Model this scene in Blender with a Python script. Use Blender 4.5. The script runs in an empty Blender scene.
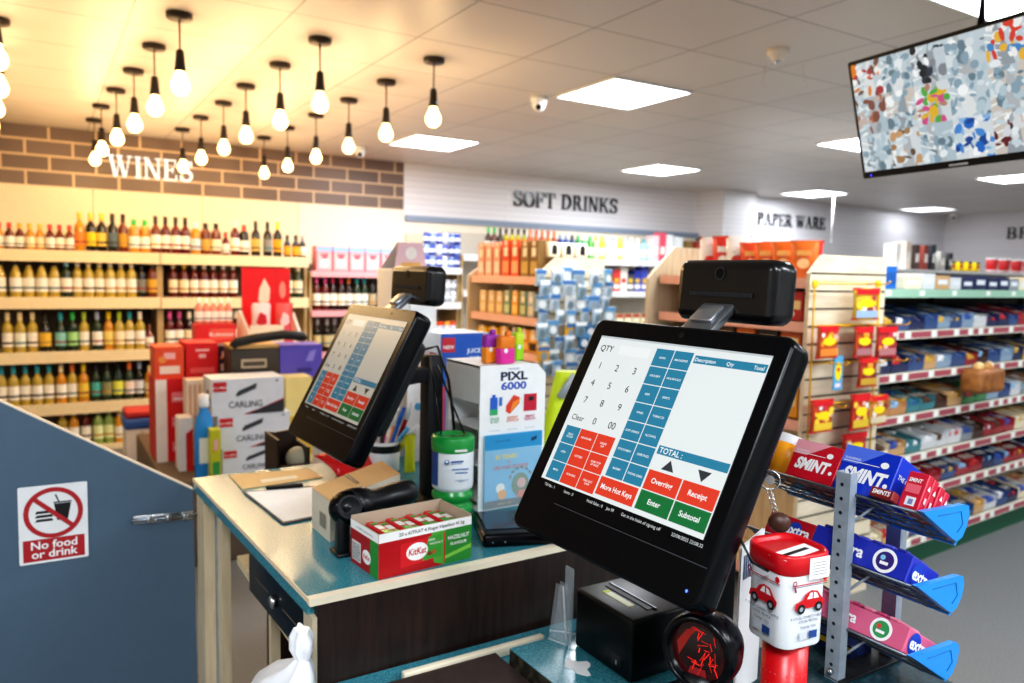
import bpy, bmesh, math, random
from mathutils import Matrix, Vector
random.seed(7)
SC = bpy.context.scene
COL = SC.collection
PI = math.pi
V = Vector
# ------------------------------------------------------------------ survey: pixel -> point on a real plane
FPX, CXP, CYP = 767.4, 512.0, 341.5
PITCH, YAW, ROLL = math.radians(5.084), math.radians(31.658), math.radians(1.2476)
H = 1.5
CE = H + 1.117
_fh = V((math.sin(YAW), math.cos(YAW), 0)); _r0 = V((math.cos(YAW), -math.sin(YAW), 0)); _z = V((0, 0, 1))
FW = _fh * math.cos(PITCH) - _z * math.sin(PITCH); _u0 = _z * math.cos(PITCH) + _fh * math.sin(PITCH)
RT = _r0 * math.cos(ROLL) + _u0 * math.sin(ROLL); UP = _u0 * math.cos(ROLL) - _r0 * math.sin(ROLL)
EYE = V((0, 0, H))
def ray(px, py): return FW + RT * ((px - CXP) / FPX) + UP * ((CYP - py) / FPX)
def onZ(px, py, z): d = ray(px, py); return EYE + d * ((z - H) / d.z)
def onX(px, py, x): d = ray(px, py); return EYE + d * (x / d.x)
def onY(px, py, y): d = ray(px, py); return EYE + d * (y / d.y)
def dep(px, py, D): return EYE + ray(px, py) * D
# ------------------------------------------------------------------ materials
def lin(h):
    h = h.lstrip('#'); o = []
    for i in (0, 2, 4):
        c = int(h[i:i+2], 16) / 255
        o.append(c / 12.92 if c <= .04045 else ((c + .055) / 1.055) ** 2.4)
    return (*o, 1)
_M = {}
def M(hexc, rough=.5, metal=0, emit=0, trans=0, alpha=1, spec=.5, var=.06, vs=30, coat=0, ior=1.45):
    k = (hexc, rough, metal, emit, trans, alpha, spec, var, vs, coat)
    if k in _M: return _M[k]
    m = bpy.data.materials.new('mat_%s_%d' % (hexc.strip('#'), len(_M))); m.use_nodes = True
    nt = m.node_tree; b = nt.nodes['Principled BSDF']
    c = lin(hexc)
    b.inputs['Base Color'].default_value = c
    if var and not emit:
        n = nt.nodes.new('ShaderNodeTexNoise'); n.inputs['Scale'].default_value = vs; n.inputs['Detail'].default_value = 2
        tc = nt.nodes.new('ShaderNodeTexCoord'); nt.links.new(tc.outputs['Object'], n.inputs['Vector'])
        mx = nt.nodes.new('ShaderNodeMix'); mx.data_type = 'RGBA'
        mx.inputs['A'].default_value = tuple(max(0, x * (1 - var)) for x in c[:3]) + (1,)
        mx.inputs['B'].default_value = tuple(min(1, x * (1 + var)) for x in c[:3]) + (1,)
        nt.links.new(n.outputs['Fac'], mx.inputs['Factor']); nt.links.new(mx.outputs['Result'], b.inputs['Base Color'])
    b.inputs['Roughness'].default_value = rough; b.inputs['Metallic'].default_value = metal
    b.inputs['Specular IOR Level'].default_value = spec; b.inputs['IOR'].default_value = ior
    b.inputs['Transmission Weight'].default_value = trans; b.inputs['Alpha'].default_value = alpha
    b.inputs['Coat Weight'].default_value = coat
    if emit:
        b.inputs['Base Color'].default_value = tuple(x*.2 for x in c[:3]) + (1,)
        b.inputs['Emission Color'].default_value = c; b.inputs['Emission Strength'].default_value = emit
    _M[k] = m
    return m
def nodes_mat(name):
    m = bpy.data.materials.new(name); m.use_nodes = True
    return m, m.node_tree, m.node_tree.nodes['Principled BSDF']
def brick_mat(name, c1, c2, mort, bw, rh, ms, off, plane, shift=(0, 0), rough=.6, spec=.5, bump=0):
    m, nt, b = nodes_mat(name)
    g = nt.nodes.new('ShaderNodeNewGeometry'); s = nt.nodes.new('ShaderNodeSeparateXYZ'); cmb = nt.nodes.new('ShaderNodeCombineXYZ')
    nt.links.new(g.outputs['Position'], s.inputs[0])
    for i, ax in enumerate(plane):
        a = nt.nodes.new('ShaderNodeMath'); a.operation = 'SUBTRACT'; a.inputs[1].default_value = shift[i]
        nt.links.new(s.outputs[ax], a.inputs[0]); nt.links.new(a.outputs[0], cmb.inputs[i])
    t = nt.nodes.new('ShaderNodeTexBrick'); nt.links.new(cmb.outputs[0], t.inputs['Vector'])
    t.offset = off; t.inputs['Scale'].default_value = 1; t.inputs['Brick Width'].default_value = bw; t.inputs['Row Height'].default_value = rh
    t.inputs['Mortar Size'].default_value = ms; t.inputs['Mortar Smooth'].default_value = .1
    t.inputs['Color1'].default_value = lin(c1); t.inputs['Color2'].default_value = lin(c2); t.inputs['Mortar'].default_value = lin(mort)
    nt.links.new(t.outputs['Color'], b.inputs['Base Color'])
    b.inputs['Roughness'].default_value = rough; b.inputs['Specular IOR Level'].default_value = spec
    if bump:
        bp = nt.nodes.new('ShaderNodeBump'); bp.inputs['Strength'].default_value = bump; bp.inputs['Distance'].default_value = .01; bp.invert = True
        nt.links.new(t.outputs['Fac'], bp.inputs['Height']); nt.links.new(bp.outputs[0], b.inputs['Normal'])
    return m
def noise_mat(name, cols, scale, rough=.5, detail=6, stretch=(1, 1, 1), bump=0, spec=.5):
    m, nt, b = nodes_mat(name)
    tc = nt.nodes.new('ShaderNodeTexCoord'); mp = nt.nodes.new('ShaderNodeMapping'); mp.inputs['Scale'].default_value = stretch
    n = nt.nodes.new('ShaderNodeTexNoise'); n.inputs['Scale'].default_value = scale; n.inputs['Detail'].default_value = detail
    r = nt.nodes.new('ShaderNodeValToRGB')
    nt.links.new(tc.outputs['Object'], mp.inputs[0]); nt.links.new(mp.outputs[0], n.inputs['Vector']); nt.links.new(n.outputs['Fac'], r.inputs[0])
    el = r.color_ramp.elements
    for i, (p, c) in enumerate(cols):
        e = el[i] if i < 2 else el.new(p)
        e.position = p; e.color = lin(c)
    nt.links.new(r.outputs[0], b.inputs['Base Color'])
    b.inputs['Roughness'].default_value = rough; b.inputs['Specular IOR Level'].default_value = spec
    if bump:
        bp = nt.nodes.new('ShaderNodeBump'); bp.inputs['Strength'].default_value = bump; bp.inputs['Distance'].default_value = .005
        nt.links.new(n.outputs['Fac'], bp.inputs['Height']); nt.links.new(bp.outputs[0], b.inputs['Normal'])
    return m
m_ceil = brick_mat('ceiling_tiles', '#dcd5cc', '#d6cfc7', '#9c968f', .6, .6, .0045, 0, (0, 1), (2.78, 3.48), .42, .4)
m_brick = brick_mat('brown_grey_brick', '#6b5a52', '#7a6860', '#cdb394', .34, .125, .010, .5, (0, 2), (.1, 2.13), .45, .5, .3)
m_board = brick_mat('white_boards', '#e9e7ea', '#e4e2e6', '#c4c2c8', 9, .06, .0022, .5, (0, 2), (0, 2.08), .45)
m_boardY = brick_mat('white_boards_side', '#e9e7ea', '#e4e2e6', '#c4c2c8', 9, .06, .0022, .5, (1, 2), (0, 2.08), .45)
m_wall = noise_mat('plain_wall', [(0, '#d8d6d2'), (1, '#e2e0dc')], 4, .7)
m_floor = noise_mat('speckled_floor', [(.3, '#5d5e5f'), (.7, '#7d7e7d')], 160, .55, 8)
m_teal = noise_mat('teal_laminate', [(.3, '#2a6f80'), (.5, '#3d8797'), (.7, '#559fab')], 260, .2, 4)
m_teal_shaded = noise_mat('teal_laminate_shaded', [(.36, '#142e36'), (.5, '#1b3c45'), (.64, '#26505a')], 130, .4, 9)  # the teal laminate darkened, shade on the ledge put into its colour
m_pine = noise_mat('pale_wood', [(.3, '#cbb795'), (.7, '#e3d3b4')], 9, .5, 5, (6, 6, .7))
m_pineh = noise_mat('pale_wood_flat', [(.3, '#d8c39a'), (.7, '#ecdab4')], 7, .5, 5, (1, 8, 8))
m_dark = noise_mat('dark_wood', [(.3, '#1d1411'), (.7, '#35241d')], 14, .45, 6, (7, 7, .6))
m_brown = noise_mat('brown_flap', [(.3, '#3b2f2c'), (.7, '#463936')], 30, .4, 4)
m_slat = noise_mat('slatwall_maple', [(.3, '#d2c3a6'), (.7, '#e6dac2')], 6, .5, 4, (1, 6, 6))
m_edge = M('#f3e8cf', .4)
m_black = M('#0a0c10', .33)
m_blackg = M('#04060a', .24, spec=.25)
m_blackm = M('#15161a', .55)
m_chrome = M('#c8ccd0', .2, 1)
m_steel = noise_mat('galvanised_steel', [(.3, '#8d98a3'), (.7, '#a9b4be')], 40, .38)
m_white = M('#f2f2f2', .45)
m_paper = M('#f6f5f2', .7)
m_red = M('#d3161c', .4)
def ink(h): return M(h, .45, var=0)
# ------------------------------------------------------------------ geometry builder
def frame(o, right, up):
    right = V(right).normalized(); up = V(up); n = right.cross(up).normalized(); up = n.cross(right)
    return Matrix(((right.x, up.x, n.x, o[0]), (right.y, up.y, n.y, o[1]), (right.z, up.z, n.z, o[2]), (0, 0, 0, 1)))
def T(x, y, z): return Matrix.Translation((x, y, z))
def RZ(a): return Matrix.Rotation(a, 4, 'Z')
def RX(a): return Matrix.Rotation(a, 4, 'X')
def RY(a): return Matrix.Rotation(a, 4, 'Y')
I4 = Matrix.Identity(4)
_txt = {}
def text_data(s, bold, align, ls=1.0):
    k = (s, bold, align, ls)
    if k not in _txt:
        c = bpy.data.curves.new('t', 'FONT'); c.body = s; c.size = 1; c.align_x = align; c.resolution_u = 3; c.offset = bold; c.space_line = ls
        o = bpy.data.objects.new('t', c); COL.objects.link(o)
        dg = bpy.context.evaluated_depsgraph_get(); dg.update()
        me = bpy.data.meshes.new_from_object(o.evaluated_get(dg))
        _txt[k] = ([v.co.copy() for v in me.vertices], [tuple(p.vertices) for p in me.polygons])
        bpy.data.objects.remove(o); bpy.data.curves.remove(c); bpy.data.meshes.remove(me)
    return _txt[k]
class G:
    def __init__(s): s.v = []; s.f = []; s.m = []; s.sm = []; s.mats = []
    def mi(s, mat):
        if mat not in s.mats: s.mats.append(mat)
        return s.mats.index(mat)
    def add(s, vs, fs, mat, X=I4, smooth=False):
        o = len(s.v); i = s.mi(mat)
        s.v += [X @ V(p) for p in vs]
        for f in fs: s.f.append([o + k for k in f]); s.m.append(i); s.sm.append(smooth)
        return s
    def box(s, x0, x1, y0, y1, z0, z1, mat, X=I4):
        return s.add([(x0,y0,z0),(x1,y0,z0),(x1,y1,z0),(x0,y1,z0),(x0,y0,z1),(x1,y0,z1),(x1,y1,z1),(x0,y1,z1)],
                     [(0,3,2,1),(4,5,6,7),(0,1,5,4),(1,2,6,5),(2,3,7,6),(3,0,4,7)], mat, X)
    def bbox(s, x0, x1, y0, y1, z0, z1, r, mat, X=I4, seg=2):
        bm = bmesh.new(); bmesh.ops.create_cube(bm, size=1)
        for v in bm.verts: v.co = V(((x0+x1)/2 + v.co.x*(x1-x0), (y0+y1)/2 + v.co.y*(y1-y0), (z0+z1)/2 + v.co.z*(z1-z0)))
        bmesh.ops.bevel(bm, geom=bm.edges[:], offset=r, segments=seg, profile=.5, affect='EDGES')
        bm.verts.index_update()
        s.add([v.co for v in bm.verts], [[v.index for v in f.verts] for f in bm.faces], mat, X, seg > 1); bm.free(); return s
    def quad(s, x0, x1, y0, y1, mat, X=I4, z=0):
        return s.add([(x0,y0,z),(x1,y0,z),(x1,y1,z),(x0,y1,z)], [(0,1,2,3)], mat, X)
    def poly(s, pts, mat, X=I4, z=0):
        return s.add([(p[0], p[1], z) for p in pts], [tuple(range(len(pts)))], mat, X)
    def disc(s, x, y, r, mat, X=I4, z=0, seg=24, ry=None):
        ry = ry or r
        return s.poly([(x + r*math.cos(2*PI*k/seg), y + ry*math.sin(2*PI*k/seg)) for k in range(seg)], mat, X, z)
    def ring(s, x, y, r0, r1, mat, X=I4, z=0, seg=32, a0=0, a1=2*PI):
        vs = []; n = seg + 1
        for k in range(n):
            a = a0 + (a1-a0)*k/seg
            vs += [(x+r0*math.cos(a), y+r0*math.sin(a), z), (x+r1*math.cos(a), y+r1*math.sin(a), z)]
        return s.add(vs, [(2*k, 2*k+1, 2*k+3, 2*k+2) for k in range(seg)], mat, X)
    def prism(s, pts, d0, d1, mat, X=I4):
        n = len(pts)
        return s.add([(p[0],p[1],d0) for p in pts] + [(p[0],p[1],d1) for p in pts],
                     [tuple(range(n-1,-1,-1)), tuple(range(n,2*n))] + [(k,(k+1)%n,n+(k+1)%n,n+k) for k in range(n)], mat, X)
    def lathe(s, prof, mat, X=I4, seg=16, smooth=True, caps=True, sx=1, sy=1):
        vs = []; fs = []
        for r, z in prof:
            for k in range(seg): a = 2*PI*k/seg; vs.append((r*sx*math.cos(a), r*sy*math.sin(a), z))
        for j in range(len(prof)-1):
            for k in range(seg): fs.append((j*seg+k, j*seg+(k+1)%seg, (j+1)*seg+(k+1)%seg, (j+1)*seg+k))
        if caps:
            fs.append(tuple(range(seg-1,-1,-1))); fs.append(tuple((len(prof)-1)*seg+k for k in range(seg)))
        return s.add(vs, fs, mat, X, smooth)
    def tube(s, pts, r, mat, X=I4, seg=8, closed=False):
        pts = [V(p) for p in pts]; n = len(pts); vs = []; fs = []
        rs = r if isinstance(r, (list, tuple)) else [r]*n
        ref = None
        for i, p in enumerate(pts):
            d = (pts[(i+1) % n] - pts[i-1]) if closed else (pts[min(i+1, n-1)] - pts[max(i-1, 0)])
            d.normalize()
            if ref is None: ref = V((0,0,1)) if abs(d.z) < .9 else V((1,0,0))
            a = d.cross(ref)
            if a.length < 1e-5: a = d.cross(V((1,0,0)))
            a.normalize(); b = d.cross(a); ref = b.cross(d) if False else ref
            for k in range(seg): t = 2*PI*k/seg; vs.append(p + (a*math.cos(t) + b*math.sin(t))*rs[i])
        m = n if closed else n-1
        for j in range(m):
            for k in range(seg): fs.append((j*seg+k, ((j+1)%n)*seg+k, ((j+1)%n)*seg+(k+1)%seg, j*seg+(k+1)%seg))
        if not closed: fs.append(tuple(range(seg))); fs.append(tuple((n-1)*seg+k for k in range(seg-1,-1,-1)))
        return s.add(vs, fs, mat, X, True)
    def loft(s, loops, mat, X=I4, smooth=True, cap0=True, cap1=True):
        n = len(loops[0]); vs = [p for l in loops for p in l]; fs = []
        for j in range(len(loops)-1):
            for k in range(n): fs.append((j*n+k, j*n+(k+1)%n, (j+1)*n+(k+1)%n, (j+1)*n+k))
        s.add(vs, fs, mat, X, smooth)
        if cap0: s.add(loops[0], [tuple(range(n-1,-1,-1))], mat, X)
        if cap1: s.add(loops[-1], [tuple(range(n))], mat, X)
        return s
    def text(s, t, x, y, size, mat, X=I4, z=0, bold=.0, align='CENTER', sx=1, shear=0, ls=1.0):
        vs, fs = text_data(t, bold, align, ls)
        return s.add([(x + v.x*size*sx + v.y*size*shear, y + v.y*size, z) for v in vs], fs, mat, X)
    def sphere(s, c, r, mat, X=I4, seg=16, rings=10, sc=(1,1,1)):
        vs = []; fs = []
        for j in range(rings+1):
            t = PI*j/rings
            for k in range(seg): a = 2*PI*k/seg; vs.append((c[0]+r*sc[0]*math.sin(t)*math.cos(a), c[1]+r*sc[1]*math.sin(t)*math.sin(a), c[2]-r*sc[2]*math.cos(t)))
        for j in range(rings):
            for k in range(seg): fs.append((j*seg+k, j*seg+(k+1)%seg, (j+1)*seg+(k+1)%seg, (j+1)*seg+k))
        return s.add(vs, fs, mat, X, True)
    def mesh(s, name, inv=I4):
        me = bpy.data.meshes.new(name); me.from_pydata([inv @ p for p in s.v], [], s.f)
        for mt in s.mats: me.materials.append(mt)
        for p, i, sm in zip(me.polygons, s.m, s.sm): p.material_index = i; p.use_smooth = sm
        me.update(); return me
    def build(s, name, parent=None):
        inv = WM[parent.name].inverted() if parent else I4
        if parent is None:                      # a thing that is one mesh: origin at the middle of its base
            lo = V((min(p.x for p in s.v), min(p.y for p in s.v), min(p.z for p in s.v))); hi = V((max(p.x for p in s.v), max(p.y for p in s.v), max(p.z for p in s.v)))
            W = T((lo.x+hi.x)/2, (lo.y+hi.y)/2, lo.z); inv = W.inverted()
        o = bpy.data.objects.new(name, s.mesh(name, inv)); COL.objects.link(o)
        if parent: o.parent = parent; WM[o.name] = WM[parent.name]
        else: o.matrix_world = W; WM[o.name] = W
        return o
WM = {}
def tag(o, label=None, cat=None, group=None, kind=None):
    if label: o['label'] = label
    if cat: o['category'] = cat
    if group: o['group'] = group
    if kind: o['kind'] = kind
    return o
def thing(name, label, cat, loc=(0, 0, 0), rz=0, group=None):
    o = bpy.data.objects.new(name, None); o.empty_display_size = .05; COL.objects.link(o)
    W = T(*loc) @ RZ(rz); o.matrix_world = W; WM[o.name] = W
    return tag(o, label, cat, group)
def one(g, name, label, cat, group=None): return tag(g.build(name), label, cat, group)
def struct(g, name): return tag(g.build(name), kind='structure')
def rr(u0, u1, v0, v1, r, w=0, n=6):
    out = []
    for cx, cy, a in ((u1-r, v1-r, 0), (u0+r, v1-r, PI/2), (u0+r, v0+r, PI), (u1-r, v0+r, 1.5*PI)):
        for k in range(n+1): t = a + PI/2*k/n; out.append((cx + r*math.cos(t), cy + r*math.sin(t), w))
    return out
def slab(g, X, u0, u1, v0, v1, r, prof, mat):   # rounded slab, prof = [(inset, w), ...] from back to front
    loops = [rr(u0+i, u1-i, v0+i, v1-i, max(r-i, .0008), w) for i, w in prof]
    return g.loft(loops, mat, X)
ORD = ['first','second','third','fourth','fifth','sixth','seventh','eighth','ninth','tenth','eleventh','twelfth','thirteenth','fourteenth','fifteenth','sixteenth','seventeenth','eighteenth','nineteenth','twentieth','twenty-first','twenty-second','twenty-third','twenty-fourth','twenty-fifth','twenty-sixth','twenty-seventh','twenty-eighth','twenty-ninth','thirtieth','thirty-first','thirty-second','thirty-third','thirty-fourth','thirty-fifth','thirty-sixth','thirty-seventh','thirty-eighth','thirty-ninth','fortieth']
# ------------------------------------------------------------------ the room
g = G(); g.box(-3.2, 12.95, -3, 8, -.05, 0, m_floor); struct(g, 'floor')
g = G(); g.box(-3.2, 12.95, -3, 8, CE, CE+.05, m_ceil); struct(g, 'ceiling')
g = G(); g.box(-3.2, 13.05, 8, 8.1, 0, CE, m_wall); struct(g, 'wall_back')
g = G(); g.box(-3.3, -3.2, -3, 8.1, 0, CE, m_wall); struct(g, 'wall_left')
g = G(); g.box(-3.3, 13.05, -3.1, -3, 0, CE, m_wall); struct(g, 'wall_front')
g = G(); g.box(12.95, 13.05, -3, 8.1, 0, CE, m_boardY); struct(g, 'wall_right')
g = G(); g.box(-3.2, 3.26, 7.5, 7.99, 2.13, CE, m_brick); struct(g, 'wall_brick_bulkhead')
g = G(); g.box(3.26, 7.45, 7.5, 7.99, 2.08, CE, m_board); struct(g, 'wall_soft_drinks_bulkhead')
g = G(); g.box(3.26, 7.45, 7.44, 7.5, 2.016, 2.079, M('#8d9aae', .6)); struct(g, 'shade_strip_1')  # grey-blue strip painting the shaded underside of the bulkhead
g = G(); g.box(7.45, 8.06, 7.03, 7.99, 2.04, CE, m_boardY); struct(g, 'wall_pillar')
g = G(); g.box(8.06, 12.95, 7.28, 7.99, 0, CE, m_board); struct(g, 'wall_paper_ware')
# signs: raised serif capitals
def bar(p, q, w): return [(p[0], p[1]), (p[0]+w, p[1]), (q[0]+w, q[1]), (q[0], q[1])]
def rect(x, y, w, h): return [(x, y), (x+w, y), (x+w, y+h), (x, y+h)]
def band(pts):
    out = []
    for i in range(len(pts)-1):
        (x0,y0,a0),(x1,y1,a1) = pts[i], pts[i+1]
        d = V((x1-x0, y1-y0)); n = V((-d.y, d.x)).normalized()
        out.append([(x0-n.x*a0, y0-n.y*a0), (x0+n.x*a0, y0+n.y*a0), (x1+n.x*a1, y1+n.y*a1), (x1-n.x*a1, y1-n.y*a1)])
    return out
def oval(cx, cy, rx, ry, t1, t2, a0, a1, n=24):
    return [[(cx+(rx-x*(t1 if abs(math.cos(a))>.6 else t2))*math.cos(a), 0) for x in (0,)] for a in ()] or band(
        [(cx+(rx-t1/2)*math.cos(a0+(a1-a0)*k/n), cy+(ry-t2/2)*math.sin(a0+(a1-a0)*k/n),
          (t1*abs(math.cos(a0+(a1-a0)*k/n))+t2*abs(math.sin(a0+(a1-a0)*k/n)))/2) for k in range(n+1)])
S_, T_ = .155, .055
def st(x, ser=True, w=S_):
    p = [rect(x, 0, w, 1)]
    if ser: p += [rect(x-.08, 0, w+.16, .055), rect(x-.08, .945, w+.16, .055)]
    return p
def tick(x, y0, y1): return [rect(x, min(y0, y1), .05, abs(y1-y0))]
def glyph(c):
    if c == 'I': return st(.1), .37
    if c == 'N': return [rect(.1,0,T_+.02,1), rect(.0,0,.28,.055), rect(0,.945,.26,.055), rect(.72,0,T_+.02,1), rect(.6,.945,.3,.055), bar((.08,1),(.62,0),S_)], .92
    if c == 'W': return [bar((.03,1),(.27,0),S_), bar((.36,0),(.56,.95),T_), bar((.46,1),(.72,0),S_), bar((.81,0),(1.03,1),T_), rect(-.05,.945,.34,.055), rect(.4,.945,.3,.055), rect(.93,.945,.25,.055)], 1.2
    if c in 'EF':
        p = st(.08) + [rect(.08,.945,.58,.055), rect(.2,.47,.3,.06)] + tick(.61,.72,1) + tick(.47,.36,.64)
        if c == 'E': p += [rect(.08,0,.62,.055)] + tick(.65,0,.28)
        return p, .78 if c == 'E' else .72
    if c == 'T': return st(.33, False) + [rect(.25,0,.33,.055), rect(.02,.945,.79,.055)] + tick(.02,.7,1) + tick(.76,.7,1), .85
    if c == 'O': return oval(.46,.5,.46,.52,S_,T_,0,2*PI,36), .95
    if c == 'D': return st(.08) + oval(.28,.5,.56,.5,S_,T_,-PI/2,PI/2) + [rect(.2,0,.1,.055), rect(.2,.945,.1,.055)], .92
    if c in 'PRB':
        p = st(.08) + oval(.32,.74,.33,.27,S_*.9,T_,-PI/2,PI/2,16) + [rect(.2,.945,.14,.055), rect(.2,.46,.14,.06)]
        if c == 'R': p += [bar((.36,.5),(.62,0),S_), rect(.6,0,.28,.055)]
        if c == 'B': p += oval(.34,.25,.38,.27,S_,T_,-PI/2,PI/2,16) + [rect(.2,0,.16,.055)]
        return p, .88 if c == 'R' else .76
    if c == 'K': return st(.08) + [bar((.24,.42),(.66,1),T_+.03), bar((.36,.56),(.68,0),S_), rect(.55,.945,.3,.055), rect(.62,0,.3,.055)], .92
    if c == 'A': return [bar((.08,0),(.42,1),T_), bar((.72,0),(.36,1),S_), rect(.2,.3,.42,.055), rect(-.02,0,.28,.055), rect(.6,0,.36,.055)], .96
    if c == 'S':
        pts = [(.62,.76,.02)]
        for k in range(13): a = math.radians(20 + 250*k/12); pts.append((.35+.25*math.cos(a), .735+.235*math.sin(a), .03+.055*math.sin(PI*k/12)**2))
        pts2 = []
        for k in range(13): a = math.radians(90 - 250*k/12); pts2.append((.33+.28*math.cos(a), .265+.235*math.sin(a), .085 - .055*k/12))
        return band(pts[1:] + pts2) + tick(.58,.7,.98) + tick(.02,.02,.3), .72
    return [], .38
def sign(name, label, word, x0, x1, zb, hgt, X, mat, side, thick=.03):
    x = 0; gl = []
    for c in word:
        p, w = glyph(c); gl.append((x, p)); x += w + .09
    k = (x1-x0)/(x-.09)
    t = thing(name, label, 'sign', X @ V(((x0+x1)/2, zb, 0)))
    for off, ps in gl:
        if not ps: continue
        g = G()
        for i, p in enumerate(ps):
            q = [(x0+(off+a)*k, zb+b*hgt) for a, b in p]
            ar = sum(q[j][0]*q[(j+1)%len(q)][1]-q[(j+1)%len(q)][0]*q[j][1] for j in range(len(q)))
            if ar < 0: q = q[::-1]
            g.prism(q, 0, thick + i*.0004, mat, X)
        g.build('letter', t)
    return t
XW = frame((0, 7.498, 0), (1,0,0), (0,0,1))
sign('wall_lettering', 'white raised serif capitals reading WINES on the brown brick wall', 'WINES', .53, 1.21, 2.255, .18, XW, M('#fff6e6', .4, emit=1.0), None, .02)  # letters are no lamp: emission stands in for bulb light on white
sign('wall_lettering', 'black raised serif capitals reading SOFT DRINKS on white boarded wall', 'SOFT DRINKS', 4.6, 6.1, 2.262, .172, XW, M('#17181c', .18, .3), None, .018)
sign('wall_lettering', 'black raised serif capitals reading PAPER WARE on white boarded wall', 'PAPER WARE', 8.38, 9.82, 2.232, .17, frame((0, 7.276, 0), (1,0,0), (0,0,1)), M('#101114', .3), None, .012)
sign('wall_lettering', 'black raised serif capitals BR, cut off at the photo edge, on far wall', 'BR', -6.29, -5.93, 2.205, .175, frame((12.948, 0, 0), (0,-1,0), (0,0,1)), M('#101114', .3), None, .012)
# ceiling light panels
PANELS = [(3.09,3.78,'bright square light panel in the ceiling right of the dome camera'), (2.95,6.15,'bright square ceiling panel beside the pendant lights, nearest the brick wall'),
 (5.58,6.16,'bright square ceiling panel above the SOFT DRINKS lettering'), (8.58,6.54,'bright square ceiling panel above the PAPER WARE lettering'),
 (5.75,3.88,'bright square ceiling panel half hidden by the left edge of the television'), (8.8,4.2,'bright square ceiling panel below the television at right photo edge'),
 (11.6,6.8,'smallest, farthest square ceiling panel left of the small far dome camera'), (3.17,1.52,'bright square ceiling panel cut by the top edge above the television')]
m_pan = M('#f4f8ff', .5, emit=9)
m_frame = M('#e6e6e6', .4)
def panel(x, y, lab, seen=True):
    t = thing('ceiling_light', lab, 'light', (x, y, CE-.012), 0, 'square ceiling light panels') if seen else None
    if seen:
        g = G()
        for a, b, c, d in ((-.3,.3,-.3,-.288), (-.3,.3,.288,.3), (-.3,-.288,-.288,.288), (.288,.3,-.288,.288)): g.box(x+a, x+b, y+c, y+d, CE-.014, CE-.0005, m_frame)
        g.build('frame', t)
        g = G(); g.box(x-.288, x+.288, y-.288, y+.288, CE-.010, CE-.001, m_pan if not (x > 11 and y > 6) else M('#f4f8ff', .5, emit=3)); g.build('diffuser', t)
    l = bpy.data.lights.new('panel_and_fill_light', 'AREA'); l.shape = 'SQUARE'; l.size = .56; l.energy = PANEL_W*(.12 if x > 11 and y > 6 else .5 if x > 11 else (.6 if x > 8 else (1.35 if y < 0 else 1))); l.color = (.88, .94, 1)
    o = bpy.data.objects.new('panel_and_fill_light', l); COL.objects.link(o); o.location = (x, y, CE-.02)
PANEL_W = 28
for x, y, lab in PANELS: panel(x, y, lab)
for x, y in ((-.4,-.5), (.45,-1.6), (1.9,-.9), (3.1,-1.2), (5.8,1.4), (5.8,-1.2), (8.8,1.4), (8.8,-1.2), (11.6,3.6), (-1.9,1.2)): panel(x, y, '', False)  # unseen lamps with no panel; those behind the camera are added fill
# pendant bulbs
PEND = [(179.3,13.7),(154,45),(133.6,69.5),(116,89),(101,105),(94,119),(320,38.7),(280,63.7),(245.7,84.8),(223.4,102),(200.8,116.4),(182.4,128.5),
        (434,58.4),(386.3,80.5),(348.8,99),(316,114),(287.5,126.6),(264,136.7)]
PP = [onZ(a, b, CE) for a, b in PEND] + [V((-.12,3.77,CE)), V((-.135,4.371,CE)), V((-.17,4.98,CE)), V((-.215,5.58,CE)), V((-.25,6.2,CE))]
m_can = M('#2a1d14', .4); m_cord = M('#5a4028', .6); m_hold = M('#241b15', .35)
m_bulb = M('#ffd98c', .3, emit=6); m_bulbc = M('#ffe0a8', .1, emit=2.5)
gc = G(); gc.lathe([(.052,-.024),(.056,-.018),(.056,0)], m_can, seg=20); me_can = gc.mesh('canopy')
gc = G(); gc.tube([(0,0,-.02),(0,0,-.165)], .004, m_cord, seg=6); me_cord = gc.mesh('cord')
gc = G(); gc.lathe([(.011,-.155),(.017,-.162),(.021,-.215),(.025,-.245),(.022,-.25)][::-1], m_hold, seg=14); me_hold = gc.mesh('lamp_holder')
def bulb_mesh(mat):
    g = G(); g.lathe([(.002,-.355),(.018,-.353),(.032,-.342),(.04,-.325),(.041,-.308),(.035,-.288),(.024,-.266),(.018,-.248)], mat, seg=16); return g.mesh('bulb')
me_b = [bulb_mesh(m_bulb), bulb_mesh(m_bulbc)]
ROWN = ['left', 'middle', 'right', 'cut-off leftmost']
for i, p in enumerate(PP):
    if i < 18: c, k = i//6, i % 6
    else: c, k = 3, i-18
    clear = i in (6, 14)
    lab = 'black pendant with %s bulb, %s from front in the %s row' % ('a clear' if clear else 'a glowing', ORD[k], ROWN[c])
    t = thing('pendant_light', lab, 'pendant light', p, 0, 'bare bulb pendants under the ceiling')
    for nm, me in (('ceiling_rose', me_can), ('cord', me_cord), ('lamp_holder', me_hold), ('bulb', me_b[clear])):
        o = bpy.data.objects.new(nm, me); COL.objects.link(o); o.parent = t
    l = bpy.data.lights.new('bulb_light', 'POINT'); l.energy = BULB_W if False else 4.4; l.color = (1, .66, .33); l.shadow_soft_size = .045
    o = bpy.data.objects.new('bulb_light', l); COL.objects.link(o); o.location = (p.x, p.y, p.z-.41)
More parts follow.
